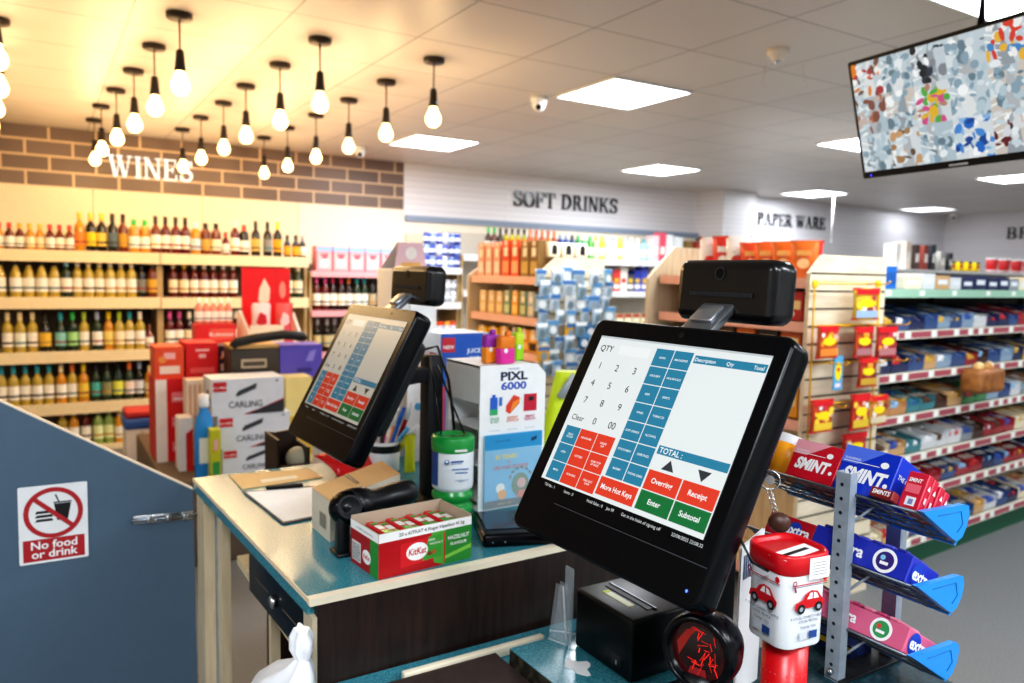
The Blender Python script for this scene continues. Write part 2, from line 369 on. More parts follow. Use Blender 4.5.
# dome cameras, detector, hooks
def dome(x, y, r, lab, mat):
    t = thing('dome_camera', lab, 'camera', (x, y, CE), 0)
    X = T(x, y, CE)
    g = G(); g.lathe([(r*.82,-r*.75),(r,-r*.7),(r*1.02,0)], m_white, X, 24); g.build('housing', t)
    g = G(); g.sphere((0,0,-r*.95), r*.8, m_white, X, 20, 12); b = g.build('eyeball', t)
    d = (EYE - V((x,y,CE-r))).normalized(); d = V((d.x, d.y, -.55)).normalized()
    g = G(); Xl = T(x, y, CE-r*.95) @ d.to_track_quat('Z','Y').to_matrix().to_4x4() @ T(0,0,r*.68)
    g.lathe([(r*.36,0),(r*.36,r*.14),(r*.3,r*.17)], m_black, Xl, 16); g.build('lens', b)
dome(2.735, 4.173, .052, 'white dome camera with dark lens left of the nearest ceiling panel', m_white)
dome(2.529, 6.818, .055, 'white dome camera among the pendants near the brick wall', m_white)
dome(12.6, 6.95, .06, 'tiny white dome camera in the far right ceiling corner', m_white)
t = thing('smoke_detector', 'white ceiling sprinkler and detector dome left of the television', 'smoke detector', (3.115, 2.629, CE))
g = G(); g.lathe([(.018,-.05),(.03,-.048),(.034,-.03),(.05,-.022),(.055,0)], M('#e9dfcf', .35), T(3.115,2.629,CE), 24); g.build('housing', t)
g = G(); g.lathe([(.006,-.068),(.014,-.064),(.014,-.048)], m_chrome, T(3.115,2.629,CE), 14); g.build('sensor', t)
for (a, b), w in (((764,66),'left'), ((803,64),'right')):
    p = onZ(a, b, CE); g = G(); g.tube([(p.x,p.y,CE),(p.x,p.y,CE-.10),(p.x+.012,p.y,CE-.112),(p.x+.024,p.y,CE-.10)], .003, M('#cfcac4', .4), seg=6)
    one(g, 'ceiling_hook', 'thin pale hook hanging from the ceiling, %s one of two behind the detector' % w, 'hook')
p = onZ(834, 194, CE); g = G(); g.tube([(p.x,p.y,CE),(p.x,p.y,CE-.6)], .009, m_white, seg=10); g.tube([(p.x,p.y,CE-.6),(p.x,p.y,CE-.61)],.014,m_white,seg=10)
one(g, 'ceiling_pole', 'thin white pole hanging from the ceiling right of PAPER WARE', 'pole')
# television
R_ = V((-.122,-.9925,0)).normalized(); U_ = V((-.274,.034,.961)).normalized()
TLp = V((2.264,1.627,2.206)); TW, TH = .676, .38
XT = frame(TLp - U_*TH, R_, U_)
tc = TLp + R_*TW/2
t = thing('television', 'wide black television hung from the ceiling showing tiled camera pictures', 'television', (tc.x, tc.y, 2.3))
g = G(); slab(g, XT, 0, TW, 0, TH, .006, [(.02,-.045),(.004,-.03),(0,-.02),(0,0),(.002,.002)], m_black); g.build('casing', t)
g = G(); u0, u1, v0, v1 = .012, TW-.012, .022, TH-.012
pal = [['#8fb2c4','#c9d7dc','#54708a','#dfe6e6'],['#b98f78','#8a95a0','#d6d9d6','#6d4d49'],['#6d8794','#e1e8e8','#3c4a58','#a8bcc6'],['#2d69b4','#4f8fd6','#d9e4ee','#b03a3a'],['#c7b79a','#7e8f78','#e7e0d2','#5b6b70'],['#97a9b3','#d8c9c0','#c2443c','#efefef'],['#7fa3ba','#aebfc8','#30404c','#e8e8e4']]
rnd = random.Random(3); e = .62
cols = [0,.17,.33,.5,.68,.84,1]; rows = [0,.34,.68,1]
mood = {(3,0):['#2d6fc4','#4f8fd6','#1f4f9a','#8fb8e0'],(1,0):['#c8a078','#a8845c','#d8c0a0','#6d5a4a'],(2,1):['#58b050','#e0b83a','#d05a90','#b88a78'],(2,2):['#2a2f38','#3a4452','#c8ccd0','#8a9098'],(0,2):['#e0862c','#b04048','#f0f0f0','#7a5a50'],(4,2):['#d84a3a','#e8b84a','#4f8fc8','#f0f0f0'],(0,1):['#b07860','#8a5a50','#c8b8b0','#9aa4ac'],(4,0):['#d8dce0','#a8b0b8','#6a2c30','#3f464e'],(5,1):['#8fa8b8','#c8d4da','#6a8090','#e0e6ea']}
for i in range(6):
    for j in range(3):
        x0 = u0+(u1-u0)*cols[i]; x1 = u0+(u1-u0)*cols[i+1]; y0 = v0+(v1-v0)*rows[j]; y1 = v0+(v1-v0)*rows[j+1]
        cl = lambda q: [(min(max(x,x0),x1), min(max(y,y0),y1)) for x, y in q]
        p = mood.get((i,j), ['#b8ccd6','#8fa8b8','#d8e2e6','#6f8794']); W_, H_ = x1-x0, y1-y0
        g.quad(x0, x1, y0, y1, M(rnd.choice(['#c4d2da','#d4dde2','#b4c6d0','#cfc8c0']), .3, emit=e), XT, .0025)
        sl_ = rnd.choice([-1,1])
        g.poly(cl([(x0+W_*.3,y0),(x0+W_*.75,y0),(x0+W_*(.5+.15*sl_),y1),(x0+W_*(.38+.15*sl_),y1)]), M(rnd.choice(['#b4babf','#9aa4ac','#dfe4e6']), .3, emit=e), XT, .0026)
        for q in range(5):
            yy = y0+H_*(.12+.17*q); g.poly(cl([(x0,yy),(x0+W_*.4,yy+H_*.12*sl_),(x0+W_*.4,yy+H_*.12*sl_+H_*.03),(x0,yy+H_*.05)]), M('#eef3f5', .3, emit=e), XT, .0027)
        for k in range(34):
            cx, cy = rnd.uniform(x0,x1), rnd.uniform(y0,y1); a = rnd.uniform(.004,.018); b = rnd.uniform(.003,.020); th = rnd.uniform(-.5,.5)
            q = [(cx+a*math.cos(t_)*math.cos(th)-b*math.sin(t_)*math.sin(th), cy+a*math.cos(t_)*math.sin(th)+b*math.sin(t_)*math.cos(th)) for t_ in [2*PI*n/7 for n in range(7)]]
            g.poly(cl(q), M(rnd.choice(p + p + p[:2] + ['#f4f8fa','#e6eef2','#c8d8e0']), .3, emit=e), XT, .00275+.00001*k)
g.build('screen', t)
g = G(); g.text('TV', 0, 0, .0001, m_white, XT); g = G(); g.quad(.31,.37,.006,.012, M('#cfd3d8',.3), XT, .0024); g.build('badge', t)
g = G(); g.quad(.03,.036,.007,.011, M('#3a3cff',.3,emit=3), XT, .0024); g.build('power_light', t)
c2 = TLp + R_*TW/2 - U_*.12
n_ = R_.cross(U_)
g = G(); b0 = c2 - n_*.045; b1 = V((b0.x+.10, b0.y, b0.z+.06))
g.tube([b0, b1, V((b1.x, b1.y, CE))], .018, m_black, seg=12); g.bbox(b1.x-.06,b1.x+.06,b1.y-.06,b1.y+.06,CE-.012,CE,.003,m_black); g.build('ceiling_bracket', t)
# ------------------------------------------------------------------ wine wall shelving
YF = 6.95
WZ = [onY(100,252,YF).z, onY(100,298,YF).z, onY(100,351,YF).z, onY(100,402,YF).z, .04]
XB, XE = onY(161,300,YF).x, onY(309,262,YF).x
m_shelf = M('#efdcb2', .35); m_back = M('#5c4f40', .7); m_backd = M('#4b4238', .7)
def shelving(name, label, x0, x1, zs, ztop, back, rail, y0=YF, y1=7.45, zb=0, th=.085):
    t = thing(name, label, 'shelving', ((x0+x1)/2, y1, 0))
    g = G(); g.box(x0, x1, y1-.03, y1, zb, ztop, back); g.build('back_panel', t)
    for x in (x0+.012, x1-.012):
        g = G(); g.box(x-.012, x+.012, y0+.06, y1-.03, 0, zs[0], M('#b59c70', .5)); g.build('upright', t)
    for z in zs:
        g = G(); g.box(x0+.024, x1-.024, y0+.02, y1-.03, z-.03, z, rail); s = g.build('shelf', t)
        g = G(); g.box(x0+.004, x1-.004, y0-.004, y0+.02, z-th, z+.006, rail); g.build('price_rail', s)
    return t
shelving('wine_shelving', 'long left bay of cream wine shelving with a dark back on the brick wall', -2.2, XB, WZ, WZ[0]-.05, m_back, m_shelf)
shelving('wine_shelving', 'second bay of cream wine shelving right of the long left bay', XB, XE, WZ, WZ[0]-.05, m_back, m_shelf)
g = G()
for i in range(5): g.box(-2.2+i*.87, -2.2+i*.87+.866, 7.46, 7.5, WZ[0]-.05, 2.13, M('#e8dcc4', .6))
tag(g.build('trim_2'), kind='structure')
# bottles: one profile for each kind, coloured per bottle
PROF = {'claret': [(.0,0),(.036,.001),(.0375,.006),(.0375,.19),(.034,.205),(.019,.228),(.0145,.24),(.0145,.30),(.0155,.301),(.0155,.308)],
        'burgundy': [(.0,0),(.040,.001),(.0415,.006),(.0415,.15),(.037,.18),(.022,.225),(.0155,.25),(.0145,.295),(.016,.296),(.016,.304)],
        'champagne': [(.0,0),(.041,.001),(.043,.006),(.043,.16),(.036,.20),(.022,.245),(.016,.275),(.016,.305),(.018,.306),(.018,.315)],
        'spirit': [(.0,0),(.038,.001),(.040,.006),(.040,.185),(.036,.205),(.018,.222),(.016,.235),(.016,.262),(.018,.263),(.018,.27)],
        'small': [(.0,0),(.030,.001),(.032,.006),(.032,.11),(.028,.128),(.014,.15),(.012,.16),(.012,.19),(.014,.191),(.014,.2)]}
_bm = {}
def bottle_mesh(kind, glass, cap, lab):
    k = (kind, glass, cap, lab)
    if k not in _bm:
        p = PROF[kind]; hh = p[-1][1]
        a = G(); a.lathe(p, M(glass, .12, spec=.7, var=.25, vs=9), seg=14, caps=False); ma = a.mesh('bottle')
        b = G(); rn = p[-1][0]; z0 = hh*(.80 if kind != 'champagne' else .68)
        if kind == 'champagne': b.lathe([(.0245,z0),(.0225,hh*.8),(.019,hh*.9),(.0195,hh+.003),(.0,hh+.004)], M(cap, .35, .3), seg=12, caps=False)
        else: b.lathe([(rn+.0012,z0),(rn+.0012,hh+.002),(.0,hh+.003)], M(cap, .4), seg=12, caps=False)
        mb = b.mesh('cap')
        r = p[2][0]+.0009; za, zb = (hh*.15, hh*.5) if kind != 'small' else (hh*.12, hh*.5)
        c = G(); c.lathe([(r,za),(r,zb)], M(lab, .6), seg=14, caps=False)
        ac = ['#b58a3c','#8c2f2f','#3f6f7c','#37312b'][hash_s(k) % 4]
        c.lathe([(r+.0006,za+hh*.07),(r+.0006,za+hh*.12)], M(ac,.6), seg=14, caps=False); mc = c.mesh('paper_label')
        _bm[k] = (ma, mb, mc)
    return _bm[k]
def hash_s(k): return sum(ord(c) for c in ''.join(map(str, k)))
def bottle(kind, glass, cap, lab, x, y, z, label, group, s=1.0):
    ma, mb, mc = bottle_mesh(kind, glass, cap, lab)
    o = bpy.data.objects.new('bottle', ma); COL.objects.link(o); o.location = (x, y, z+.001); o.rotation_euler.z = random.uniform(0, 6); o.scale = (s, s, s)
    tag(o, label, 'bottle', group)
    for n, m in (('cap', mb), ('paper_label', mc)):
        c = bpy.data.objects.new(n, m); COL.objects.link(c); c.parent = o
CAPN = {'#e8b23a':'gold','#1a1713':'black','#2fae4e':'green','#8fc6d8':'pale blue','#d63a34':'red','#f3ead6':'white','#ecd9a6':'cream','#e6c21f':'yellow','#a9c23a':'lime','#2a9aa6':'teal','#e0762c':'orange','#d8559a':'pink','#c32a5c':'crimson','#9ba8c4':'lilac','#6e3a1c':'brown','#9a9a9a':'grey','#f0e3c0':'foil'}
WINE = {'#b8a040':'white wine','#c9b85c':'white wine','#5e120f':'red wine','#2a100c':'dark red wine','#15120c':'dark glass','#6e2d10':'amber','#c98a1e':'golden','#1e3320':'dark green','#d98f7a':'pink','#23190f':'dark glass','#8fa85a':'pale green','#e0a020':'golden'}
def rowfill(items, z, rowname, y=YF+.065, place='wine shelf', group='bottles on the wine wall', sc=1.0):
    items = sorted(items, key=lambda q: q[0])
    lastx = -99
    for i, (px, kind, glass, cap, lab) in enumerate(items):
        x = onY(px, 300, y).x
        # x on this plane hardly depends on height: solve properly
        p = onY(px, CYP - 0, y); x = p.x
        pr = PROF[kind][2][0]*sc
        if x - pr < lastx + .002: x = lastx + pr + .002
        lastx = x + pr
        bottle(kind, glass, cap, lab, x, y + (.0 if i % 2 else .012), z, '%s-capped %s bottle, %s from left on the %s %s' % (CAPN[cap], WINE[glass], ORD[i], rowname, place), group, sc)
W_, R_d, DK, AM, GD, GN, PK = '#b8a040', '#5e120f', '#15120c', '#6e2d10', '#c98a1e', '#1e3320', '#d98f7a'
wl, cl = '#f4efe2', '#efe0bd'
r1 = [(3,'small',GD,'#d63a34',wl),(13,'small',R_d,'#d63a34',wl),(22,'small',R_d,'#e8b23a',wl),(30,'small',GD,'#e8b23a',cl),(38,'small',GD,'#e8b23a',cl),(47,'small',R_d,'#d63a34',wl),(55,'small',AM,'#d63a34',wl),(64.5,'small',AM,'#d63a34',wl),
 (75,'claret',GD,'#e8b23a','#e58a3c'),(87,'claret',DK,'#e8b23a','#e9c81e'),(98.5,'claret',DK,'#e8b23a','#ecc95a'),(108.5,'claret',DK,'#1a1713','#5c6d74'),(121.5,'claret',AM,'#1a1713','#c89a34'),(133,'spirit',GD,'#2fae4e',wl),(143.5,'spirit',GD,'#2fae4e',wl),
 (154,'claret',AM,'#1a1713',wl),(165,'claret',R_d,'#1a1713',wl),(175,'claret',R_d,'#1a1713',wl),(185,'claret',R_d,'#1a1713',wl),(196,'spirit',GD,'#8fc6d8','#bcd9e0'),(206.5,'spirit',AM,'#1a1713','#caa24a'),(216,'spirit',AM,'#1a1713',cl),(227,'small',R_d,'#d63a34',wl),
 (236,'claret',R_d,'#f3ead6',wl),(245,'spirit',DK,'#d63a34',wl),(256.5,'claret',DK,'#1a1713','#cfae5a'),(268.5,'claret',DK,'#1a1713','#8a8a86'),(278,'claret',DK,'#e6c21f','#e9a71e'),(288,'small',DK,'#1a1713','#e9a71e'),(296,'small',DK,'#1a1713','#e9a71e'),(303,'small',DK,'#9a9a9a',wl)]
rowfill(r1, WZ[0], 'topmost')
r2 = [(2,'burgundy',W_,'#1a1713',wl),(18,'burgundy',W_,'#1a1713',wl),(30,'burgundy',W_,'#1a1713',wl),(43,'burgundy',W_,'#1a1713',wl),(55,'burgundy',W_,'#1a1713',wl),(67,'claret',GN,'#8fc6d8',wl),(78.5,'claret',W_,'#f3ead6',wl),(89,'claret',W_,'#ecd9a6',wl),(99.5,'claret',W_,'#ecd9a6',wl),(111,'claret',W_,'#f3ead6',wl),(121,'claret',W_,'#f3ead6',wl),(130.4,'claret',W_,'#f3ead6',wl),(139.8,'claret',DK,'#1a1713','#7f7f76'),(149,'claret',AM,'#1a1713','#d6a63a'),
 (174.5,'claret',R_d,'#ecd9a6',cl),(185,'claret',R_d,'#e6c21f',cl),(195.5,'claret',R_d,'#f3ead6',wl),(205,'claret',R_d,'#f3ead6',wl),(214.5,'claret',R_d,'#f3ead6',wl),(224,'claret',R_d,'#f3ead6',wl),(234,'claret',R_d,'#f3ead6',wl),(288,'champagne',GN,'#f0e3c0',cl),(298.5,'champagne',GN,'#f0e3c0',cl)]
rowfill(r2, WZ[1], 'second')
r3 = [(8,'claret',W_,'#ecd9a6',wl),(20.5,'claret',W_,'#ecd9a6','#eef0dc'),(33,'claret',W_,'#ecd9a6',wl),(45.5,'burgundy',DK,'#1a1713','#e6b83a'),(61,'burgundy',GN,'#2a9aa6','#8cc9c4'),(73,'claret',GN,'#2fae4e','#a6d88c'),(84.5,'claret',W_,'#a9c23a',wl),(97.5,'claret',GN,'#9ba8c4',wl),(109,'claret',GD,'#e6c21f','#ecd67a'),(119,'claret',W_,'#a9c23a',cl),(130,'claret',W_,'#2a9aa6',wl),(139.5,'claret',W_,'#f3ead6',wl),(148.5,'small',AM,'#6e3a1c',wl),
 (170,'claret',R_d,'#d8559a',wl),(178,'claret',R_d,'#d8559a',wl),(186,'claret','#2a100c','#f3ead6',cl),(193,'claret','#2a100c','#f3ead6',cl),(200,'claret','#2a100c','#f3ead6',cl),(208,'claret',R_d,'#f3ead6',wl),(216,'claret',R_d,'#f3ead6',wl),(224,'claret',R_d,'#f3ead6',wl),(232,'claret',R_d,'#f3ead6',wl)]
rowfill(r3, WZ[2], 'third')
r4 = [(0,'claret',W_,'#2a9aa6',wl),(11.5,'claret',W_,'#2a9aa6',wl),(24,'claret',W_,'#2a9aa6',wl),(36,'claret',W_,'#2a9aa6',wl),(48,'claret',W_,'#2a9aa6',wl),(60,'claret',GD,'#ecd9a6',wl),(71,'claret',W_,'#e0762c',wl),(82.5,'claret',GD,'#e6c21f','#e8c64a'),(95,'claret',GN,'#1a1713','#4fb0a8'),(103,'claret',GN,'#1a1713','#8a8a60'),(114,'champagne',GN,'#1a1713','#dfe05a'),(126.5,'claret',GN,'#e0762c','#f0d8c8'),(137,'claret',DK,'#9ba8c4','#d8dce0'),(148,'spirit',GD,'#ecd9a6','#e8d8a0')]
rowfill(r4, WZ[3], 'fourth')
r5 = [(60,'claret',W_,'#d8559a',wl),(71.5,'claret',GD,'#ecd9a6',wl),(84,'claret',R_d,'#ecd9a6',wl),(96,'claret','#8fa85a','#1a1713','#dfe8b0'),(107,'claret','#8fa85a','#9a9a9a','#dfe8b0'),(118,'spirit','#e0a020','#ecd9a6',wl),(128,'spirit','#e0a020','#e0762c',cl)]
rowfill(r5, WZ[4], 'bottom')
# ------------------------------------------------------------------ pink gift shelf and soft-drink shelving
X2, X3, X4 = XE+.02, 3.24, 7.43
PZ = [onY(350,272,YF).z, onY(350,311,YF).z, onY(350,352,YF).z, .42]
m_prail = M('#e9a7ae', .4); m_wrail = M('#e6e4e4', .4)
shelving('gift_shelving', 'shelving bay with pink edge strips between wine and soft drinks', X2, X3, PZ, WZ[0]-.05, M('#5c5247', .7), m_prail, th=.05)
def carton(name, label, cat, p, right, w, d, h, col, front=None, left=None, top=None, group=None, rough=.45, bev=0, art='printing', kind=None):
    right = V(right).normalized(); up = V((0,0,1)); n = right.cross(up); dd = -n
    F = frame(p, right, up)
    g = G(); mt = col if not isinstance(col, str) else M(col, rough)
    if bev: g.bbox(0, w, 0, h, -d, 0, bev, mt, F)
    else: g.box(0, w, 0, h, -d, 0, mt, F)
    o = tag(g.build(name), label, cat, group)
    a = G(); e = .0008
    if front: front(a, F @ T(0,0,e))
    if left: left(a, frame(p + dd*d, n, up) @ T(0,0,e))
    if top: top(a, frame(p + up*h, right, dd) @ T(0,0,e))
    if a.v: a.build(art, o)
    return o
for i in range(5):
    x = 2.17 + .012 + i*.158; z = PZ[0]+.007
    def fr(g, F, w=.15, h=.22):
        g.quad(0, w, h*.82, h, M('#8fb6e6',.4), F); g.quad(.01, w-.01, .012, h*.78, M('#f0b8bc',.4), F, .0003); g.disc(w*.5, h*.33, .035, M('#fdeee8',.4), F, .0006); g.poly([(w*.2,h*.72),(w*.8,h*.72),(w*.56,h*.45),(w*.44,h*.45)], M('#c9606c',.4), F, .0005)
    carton('gift_box', 'pink boxed gift glass with blue lid, %s from left on the pink shelf' % ORD[i], 'gift box', V((x, YF+.05, z)), (1,0,0), .15, .13, .225, '#d97f88', fr, group='pink gift boxes')
g = G(); g.bbox(2.99,3.09,YF+.05,YF+.15,PZ[0]+.007,PZ[0]+.27,.01,M('#23283a',.3)); o = one(g, 'spirit_flask', 'dark square flask with round white badge right of the pink gift boxes', 'bottle')
g = G(); g.disc(0,0,.035,m_white,frame((3.04,YF+.0485,PZ[0]+.22),(1,0,0),(0,0,1))); g.build('badge', o)
pk = [(317,'claret',R_d,'#d8559a',wl),(325,'claret',R_d,'#d8559a',wl),(330.5,'claret','#2a100c','#c32a5c',wl),(338.6,'claret','#2a100c','#c32a5c',wl),(346.5,'claret','#2a100c','#e0762c',wl),(355,'claret',GN,'#2a9aa6',wl),(363,'claret',GN,'#2a9aa6',wl),(372,'claret',DK,'#1a1713','#b9a98a'),(380.5,'claret',DK,'#1a1713','#b9a98a'),(389,'claret',DK,'#1a1713','#a8a08a')]
rowfill(pk, PZ[1]+.007, 'upper', place='pink-edged shelf', group='bottles under the pink gift boxes')
pk = [(318,'claret',DK,'#9a9a9a','#c9b98a'),(327,'claret',DK,'#9a9a9a','#c9b98a'),(332,'claret',DK,'#9a9a9a','#d8d0b8'),(341,'claret',DK,'#9a9a9a','#d8d0b8')]
rowfill(pk, PZ[2]+.007, 'lower', place='pink-edged shelf', group='bottles under the pink gift boxes')
SZ = [onY(470,262,YF).z, onY(440,303,YF).z, onY(440,345,YF).z, .35]
SZ[0] = onY(440,268,YF).z
XS_ = onY(462,280,YF).x
shelving('drinks_shelving', 'left drinks bay with white price rails under the SOFT DRINKS board', X3+.02, XS_, SZ, SZ[0]+.35, M('#d8cdb8', .7), m_wrail, th=.06)
SR = [onY(560,258,YF).z, onY(630,292,YF).z, onY(630,332,YF).z, .4]
shelving('drinks_shelving', 'right drinks bay behind the blue hanging packets under SOFT DRINKS board', XS_+.02, X4, SR, SR[0]+.25, M('#cfc8bc', .7), m_wrail, th=.06)
g = G(); g.box(2.151, X4, 7.46, 7.5, WZ[0]-.05, 2.015, M('#ece3d2', .6)); g.box(2.151, 3.255, 7.46, 7.499, 2.015, 2.129, M('#ece3d2', .6)); tag(g.build('trim_3'), kind='structure')
def can_pack(label, x, y, z, cols, nx, nz, r=.033, h=.115, group=None, wrap='#dfe6f2'):
    t = thing('drink_multipack', label, 'drinks pack', (x+nx*r, y+r, z), 0, group)
    rnd = random.Random(int(x*1000)+int(z*977))
    for j in range(nz):
        for i in range(nx):
            g = G(); c = cols[(i+j) % len(cols)]
            X = T(x+r+i*2*r, y+r, z+j*h)
            g.lathe([(r*.8,0),(r*.97,.008),(r*.97,h-.012),(r*.8,h-.002)], M(c,.25,.3), X, 12); g.lathe([(r*.975,h*.3),(r*.975,h*.62)], M(wrap,.3), X, 12, caps=False); g.build('can', t)
    return t
x = 3.27; rnd = random.Random(5)
cs = [['#3f4fa6','#8fa6d8'],['#5460b4','#d8def0'],['#6f86c8','#3a4aa0'],['#9fb4dc','#4f66b8'],['#7fb2d8','#cfe2f0'],['#8fb8dc','#3f62b0'],['#a9cbe0','#5f9ccb']]
for i in range(3):
    can_pack('blue and white can pack, %s from left on the top left drinks shelf' % ORD[i], x+i*.14, YF+.04, SZ[0]+.007, cs[i], 2, 3, group='can packs on the top drinks shelf')
cs = [['#c9ccd4','#e2e2e2'],['#b9c0cc','#d6d9de'],['#e0762c','#e8a04a'],['#e0652c','#d98a3a']]
for i in range(2): can_pack('small can pack, %s from left on the middle left drinks shelf' % ORD[i], 3.37+i*.14, YF+.04, SZ[1]+.007, cs[i], 2, 2, group='can packs on the middle drinks shelf')
cs = [['#d8452c','#e0862c'],['#d8552c','#e8a03a'],['#2c4a9a','#d8552c'],['#33489a','#e0862c']]
for i in range(2): can_pack('orange and blue can pack, %s from left on the low left drinks shelf' % ORD[i], 3.37+i*.14, YF+.04, SZ[2]+.007, cs[i], 2, 2, group='can packs on the low drinks shelf')
drk = [('#4a2c24','#2fae4e'),('#6e3a2c','#2fae4e'),('#3a2a20','#1a1713'),('#c9b81e','#1a1713'),('#d8c21e','#1a1713'),('#c9b81e','#1a1713'),('#b9c23a','#1a1713'),('#d8652c','#e0762c'),('#d8752c','#d63a34'),('#c9551c','#e0762c'),('#d8852c','#d63a34'),('#b9451c','#e0762c'),('#2c4a9a','#9ba8c4'),('#34559a','#9ba8c4'),('#2c4a7a','#1a1713'),('#3f9a5c','#2fae4e'),('#4fae6c','#f3ead6'),('#5fae4c','#2fae4e'),('#c9d8b0','#e6c21f'),('#d8d84a','#e6c21f'),('#bcd8c8','#f3ead6'),('#cfe0d8','#9ba8c4'),('#e0d84a','#e6c21f'),('#c9dce0','#9ba8c4'),('#d8c8dc','#f3ead6'),('#bfe0dc','#f3ead6'),('#a9d8d0','#2a9aa6'),('#b9d8dc','#f3ead6')]
for i, (gl, cp) in enumerate(drk):
    px = 487 + i*5.95
    WINE[gl] = 'soft drink'
    bottle('claret' if i < 12 else 'spirit', gl, cp, '#f0eee6', onY(px,300,YF+.07).x, YF+.07, SR[0]+.007, '%s-capped soft drink bottle, %s from left along the top drinks shelf' % (CAPN[cp], ORD[i]), 'soft drink bottles on the top shelf', .92)
cc = ['#7a4a34','#c33a3a','#d8d2c8','#4a4a58','#2c3a9a','#4450a8','#b93a3a','#d0b08a']
for i, c in enumerate(cc):
    p = onY(606+i*7.0, 291, YF+.05)
    carton('snack_pack', 'small snack pack, %s from left on the middle shelf right of blue packets' % ORD[i], 'snack pack', V((p.x, YF+.05, SR[1]+.007)), (1,0,0), .105, .12, .2 + .05*(i % 3), c, lambda g, F, c=c: (g.quad(.01,.09,.03,.08,M('#f0ece4',.5),F), g.quad(.02,.08,.1,.15,M('#d8b23a' if c!='#d8d2c8' else '#c33a3a',.5),F)), group='snack packs on the middle shelf')
for i in range(6):
    p = onY(608+i*8.2, 330, YF+.05)
    carton('dessert_box', 'cream box with red lid, %s from left on the lower shelf behind blue packets' % ORD[i], 'box', V((p.x, YF+.05, SR[2]+.007)), (1,0,0), .1, .12, .2, '#e6dcae', lambda g, F: (g.quad(0,.1,.16,.2,M('#b9453a',.5),F), g.disc(.05,.07,.028,M('#a8442c',.5),F), g.quad(.01,.09,.12,.15,M('#f2ecd8',.5),F)), group='cream boxes on the lower shelf')
# items near the pillar
for i,(px,c,ht) in enumerate([(660,'#e8c8cc',.3),(667,'#d8556a',.34),(674,'#f0eeee',.32),(684,'#e9ecec',.3),(694,'#8a6a3a',.26),(704,'#a03c2c',.26),(713,'#b98a4a',.25)]):
    p = onY(px, 257, 6.9)
    carton('household_pack', 'tall household pack, %s from left on the shelf top before the pillar' % ORD[i], 'pack', V((p.x-.05, 6.98, SR[0]+.007)), (1,0,0), .1, .12, ht, c, lambda g, F: g.quad(.015,.085,.08,.17,M('#f4f1ea',.5),F), group='packs before the pillar')
# ------------------------------------------------------------------ gondolas
m_pk = M('#ecb4a4', .45)
def slat_end(t, x0, x1, y, z0, z1, ch, nm='slat_panel', pitch=.078, zfirst=None):
    g = G(); X = frame((0, y, 0), (1,0,0), (0,0,1))
    g.prism([(x0,z0),(x1,z0),(x1,z1),(x0+ch[0],z1),(x0,z1-ch[1])], -.02, 0, m_slat, X)
    z = zfirst or z1-ch[1]
    while z > z0+.05:
        g.quad(x0+.002, x1-.002, z-.004, z+.004, M('#2b2622',.7), X, .0008); z -= pitch
    return g.build(nm, t)
# gondola B: crisps on its left side, slatwall end towards the till
BX0, BX1, BY0, BY1 = 2.85, 3.40, 2.17, 3.12
zb1 = onX(795,280,BX0).z
B_ = thing('crisp_gondola', 'wooden gondola with crisps on its side and a slatted end panel facing the till', 'gondola', (3.1, 2.6, 0))
pc = onY(808,273,BY0).z; pt = onY(830,255,BY0).z
slat_end(B_, BX0, BX1, BY0, .0, pt, (.085, pt-pc), zfirst=pc)
g = G(); g.prism([(BX0-.06,0),(BX1,0),(BX1,pt+.05),(BX0+.12,pt+.05),(BX0-.06,pt-.12)], -.02, 0, m_pine, frame((0,BY1+.02,0),(1,0,0),(0,0,1))); g.build('end_panel', B_)
g = G(); g.box(BX0+.33, BX0+.35, BY0+.02, BY1, 0, pt, m_pine); g.build('back_panel', B_)
BZ = [zb1, onX(795,324,BX0).z, onX(795,362,BX0).z, onX(795,423,BX0).z, .12]
for z in BZ:
    g = G(); g.box(BX0+.02, BX0+.33, BY0+.02, BY1, z-.02, z, m_pine); s = g.build('shelf', B_)
    g = G(); g.box(BX0, BX0+.02, BY0+.02, BY1, z-.035, z+.01, m_pk); g.build('price_rail', s)
def pouch(name, label, cat, X, w, h, d, col, seal, art=None, group=None):
    # pillow bag standing in the frame X (x across, y up, z towards the viewer)
    g = G(); n = 7; loops = []
    for j in range(9):
        v = j/8; th = d*math.sin(PI*min(max(v,.02),.98))**.5; ww = w*(1-.08*math.sin(PI*v))
        loops.append([((k/n-.5)*ww, v*h, th/2*math.sin(PI*k/n)**.6 if 0 < k < n else 0) for k in range(n+1)] + [((k/n-.5)*ww, v*h, -th/2*math.sin(PI*k/n)**.6) for k in range(n-1,0,-1)])
    g.loft(loops, col, X); o = tag(g.build(name), label, cat, group)
    a = G()
    for y0 in (0, h-.012*h/.2): a = G(); a.box(-w/2*1.0, w/2*1.0, y0, y0+.012*h/.2, -.002, .002, seal, X); a.build('seal', o)
    if art: b = G(); art(b, X @ T(0,0,d/2+.0015)); b.build('printing', o)
    return o
def crisp_art(w, h, c1, c2):
    def f(g, X): g.disc(0, h*.38, w*.22, M(c1,.4), X, 0, 16, h*.14); g.quad(-w*.24, w*.24, h*.6, h*.74, M(c2,.4), X, .0004)
    return f
fl = lambda x, y, z, a=0: T(x, y, z) @ RZ(a) @ RX(PI/2)    # frame: x across, y up, z = towards -Y when a = 0
ys = [2.86, 2.77, 2.68, 2.59, 2.50, 2.40, 2.29]
cr = [('#e8e0dc','#d8382c'),('#d8382c','#f4f0ea'),('#f0ece8','#c83a34'),('#e2502c','#f6d8b0'),('#e2652c','#f6d0a0'),('#e06a24','#f4c890'),('#e2702a','#f4c890')]
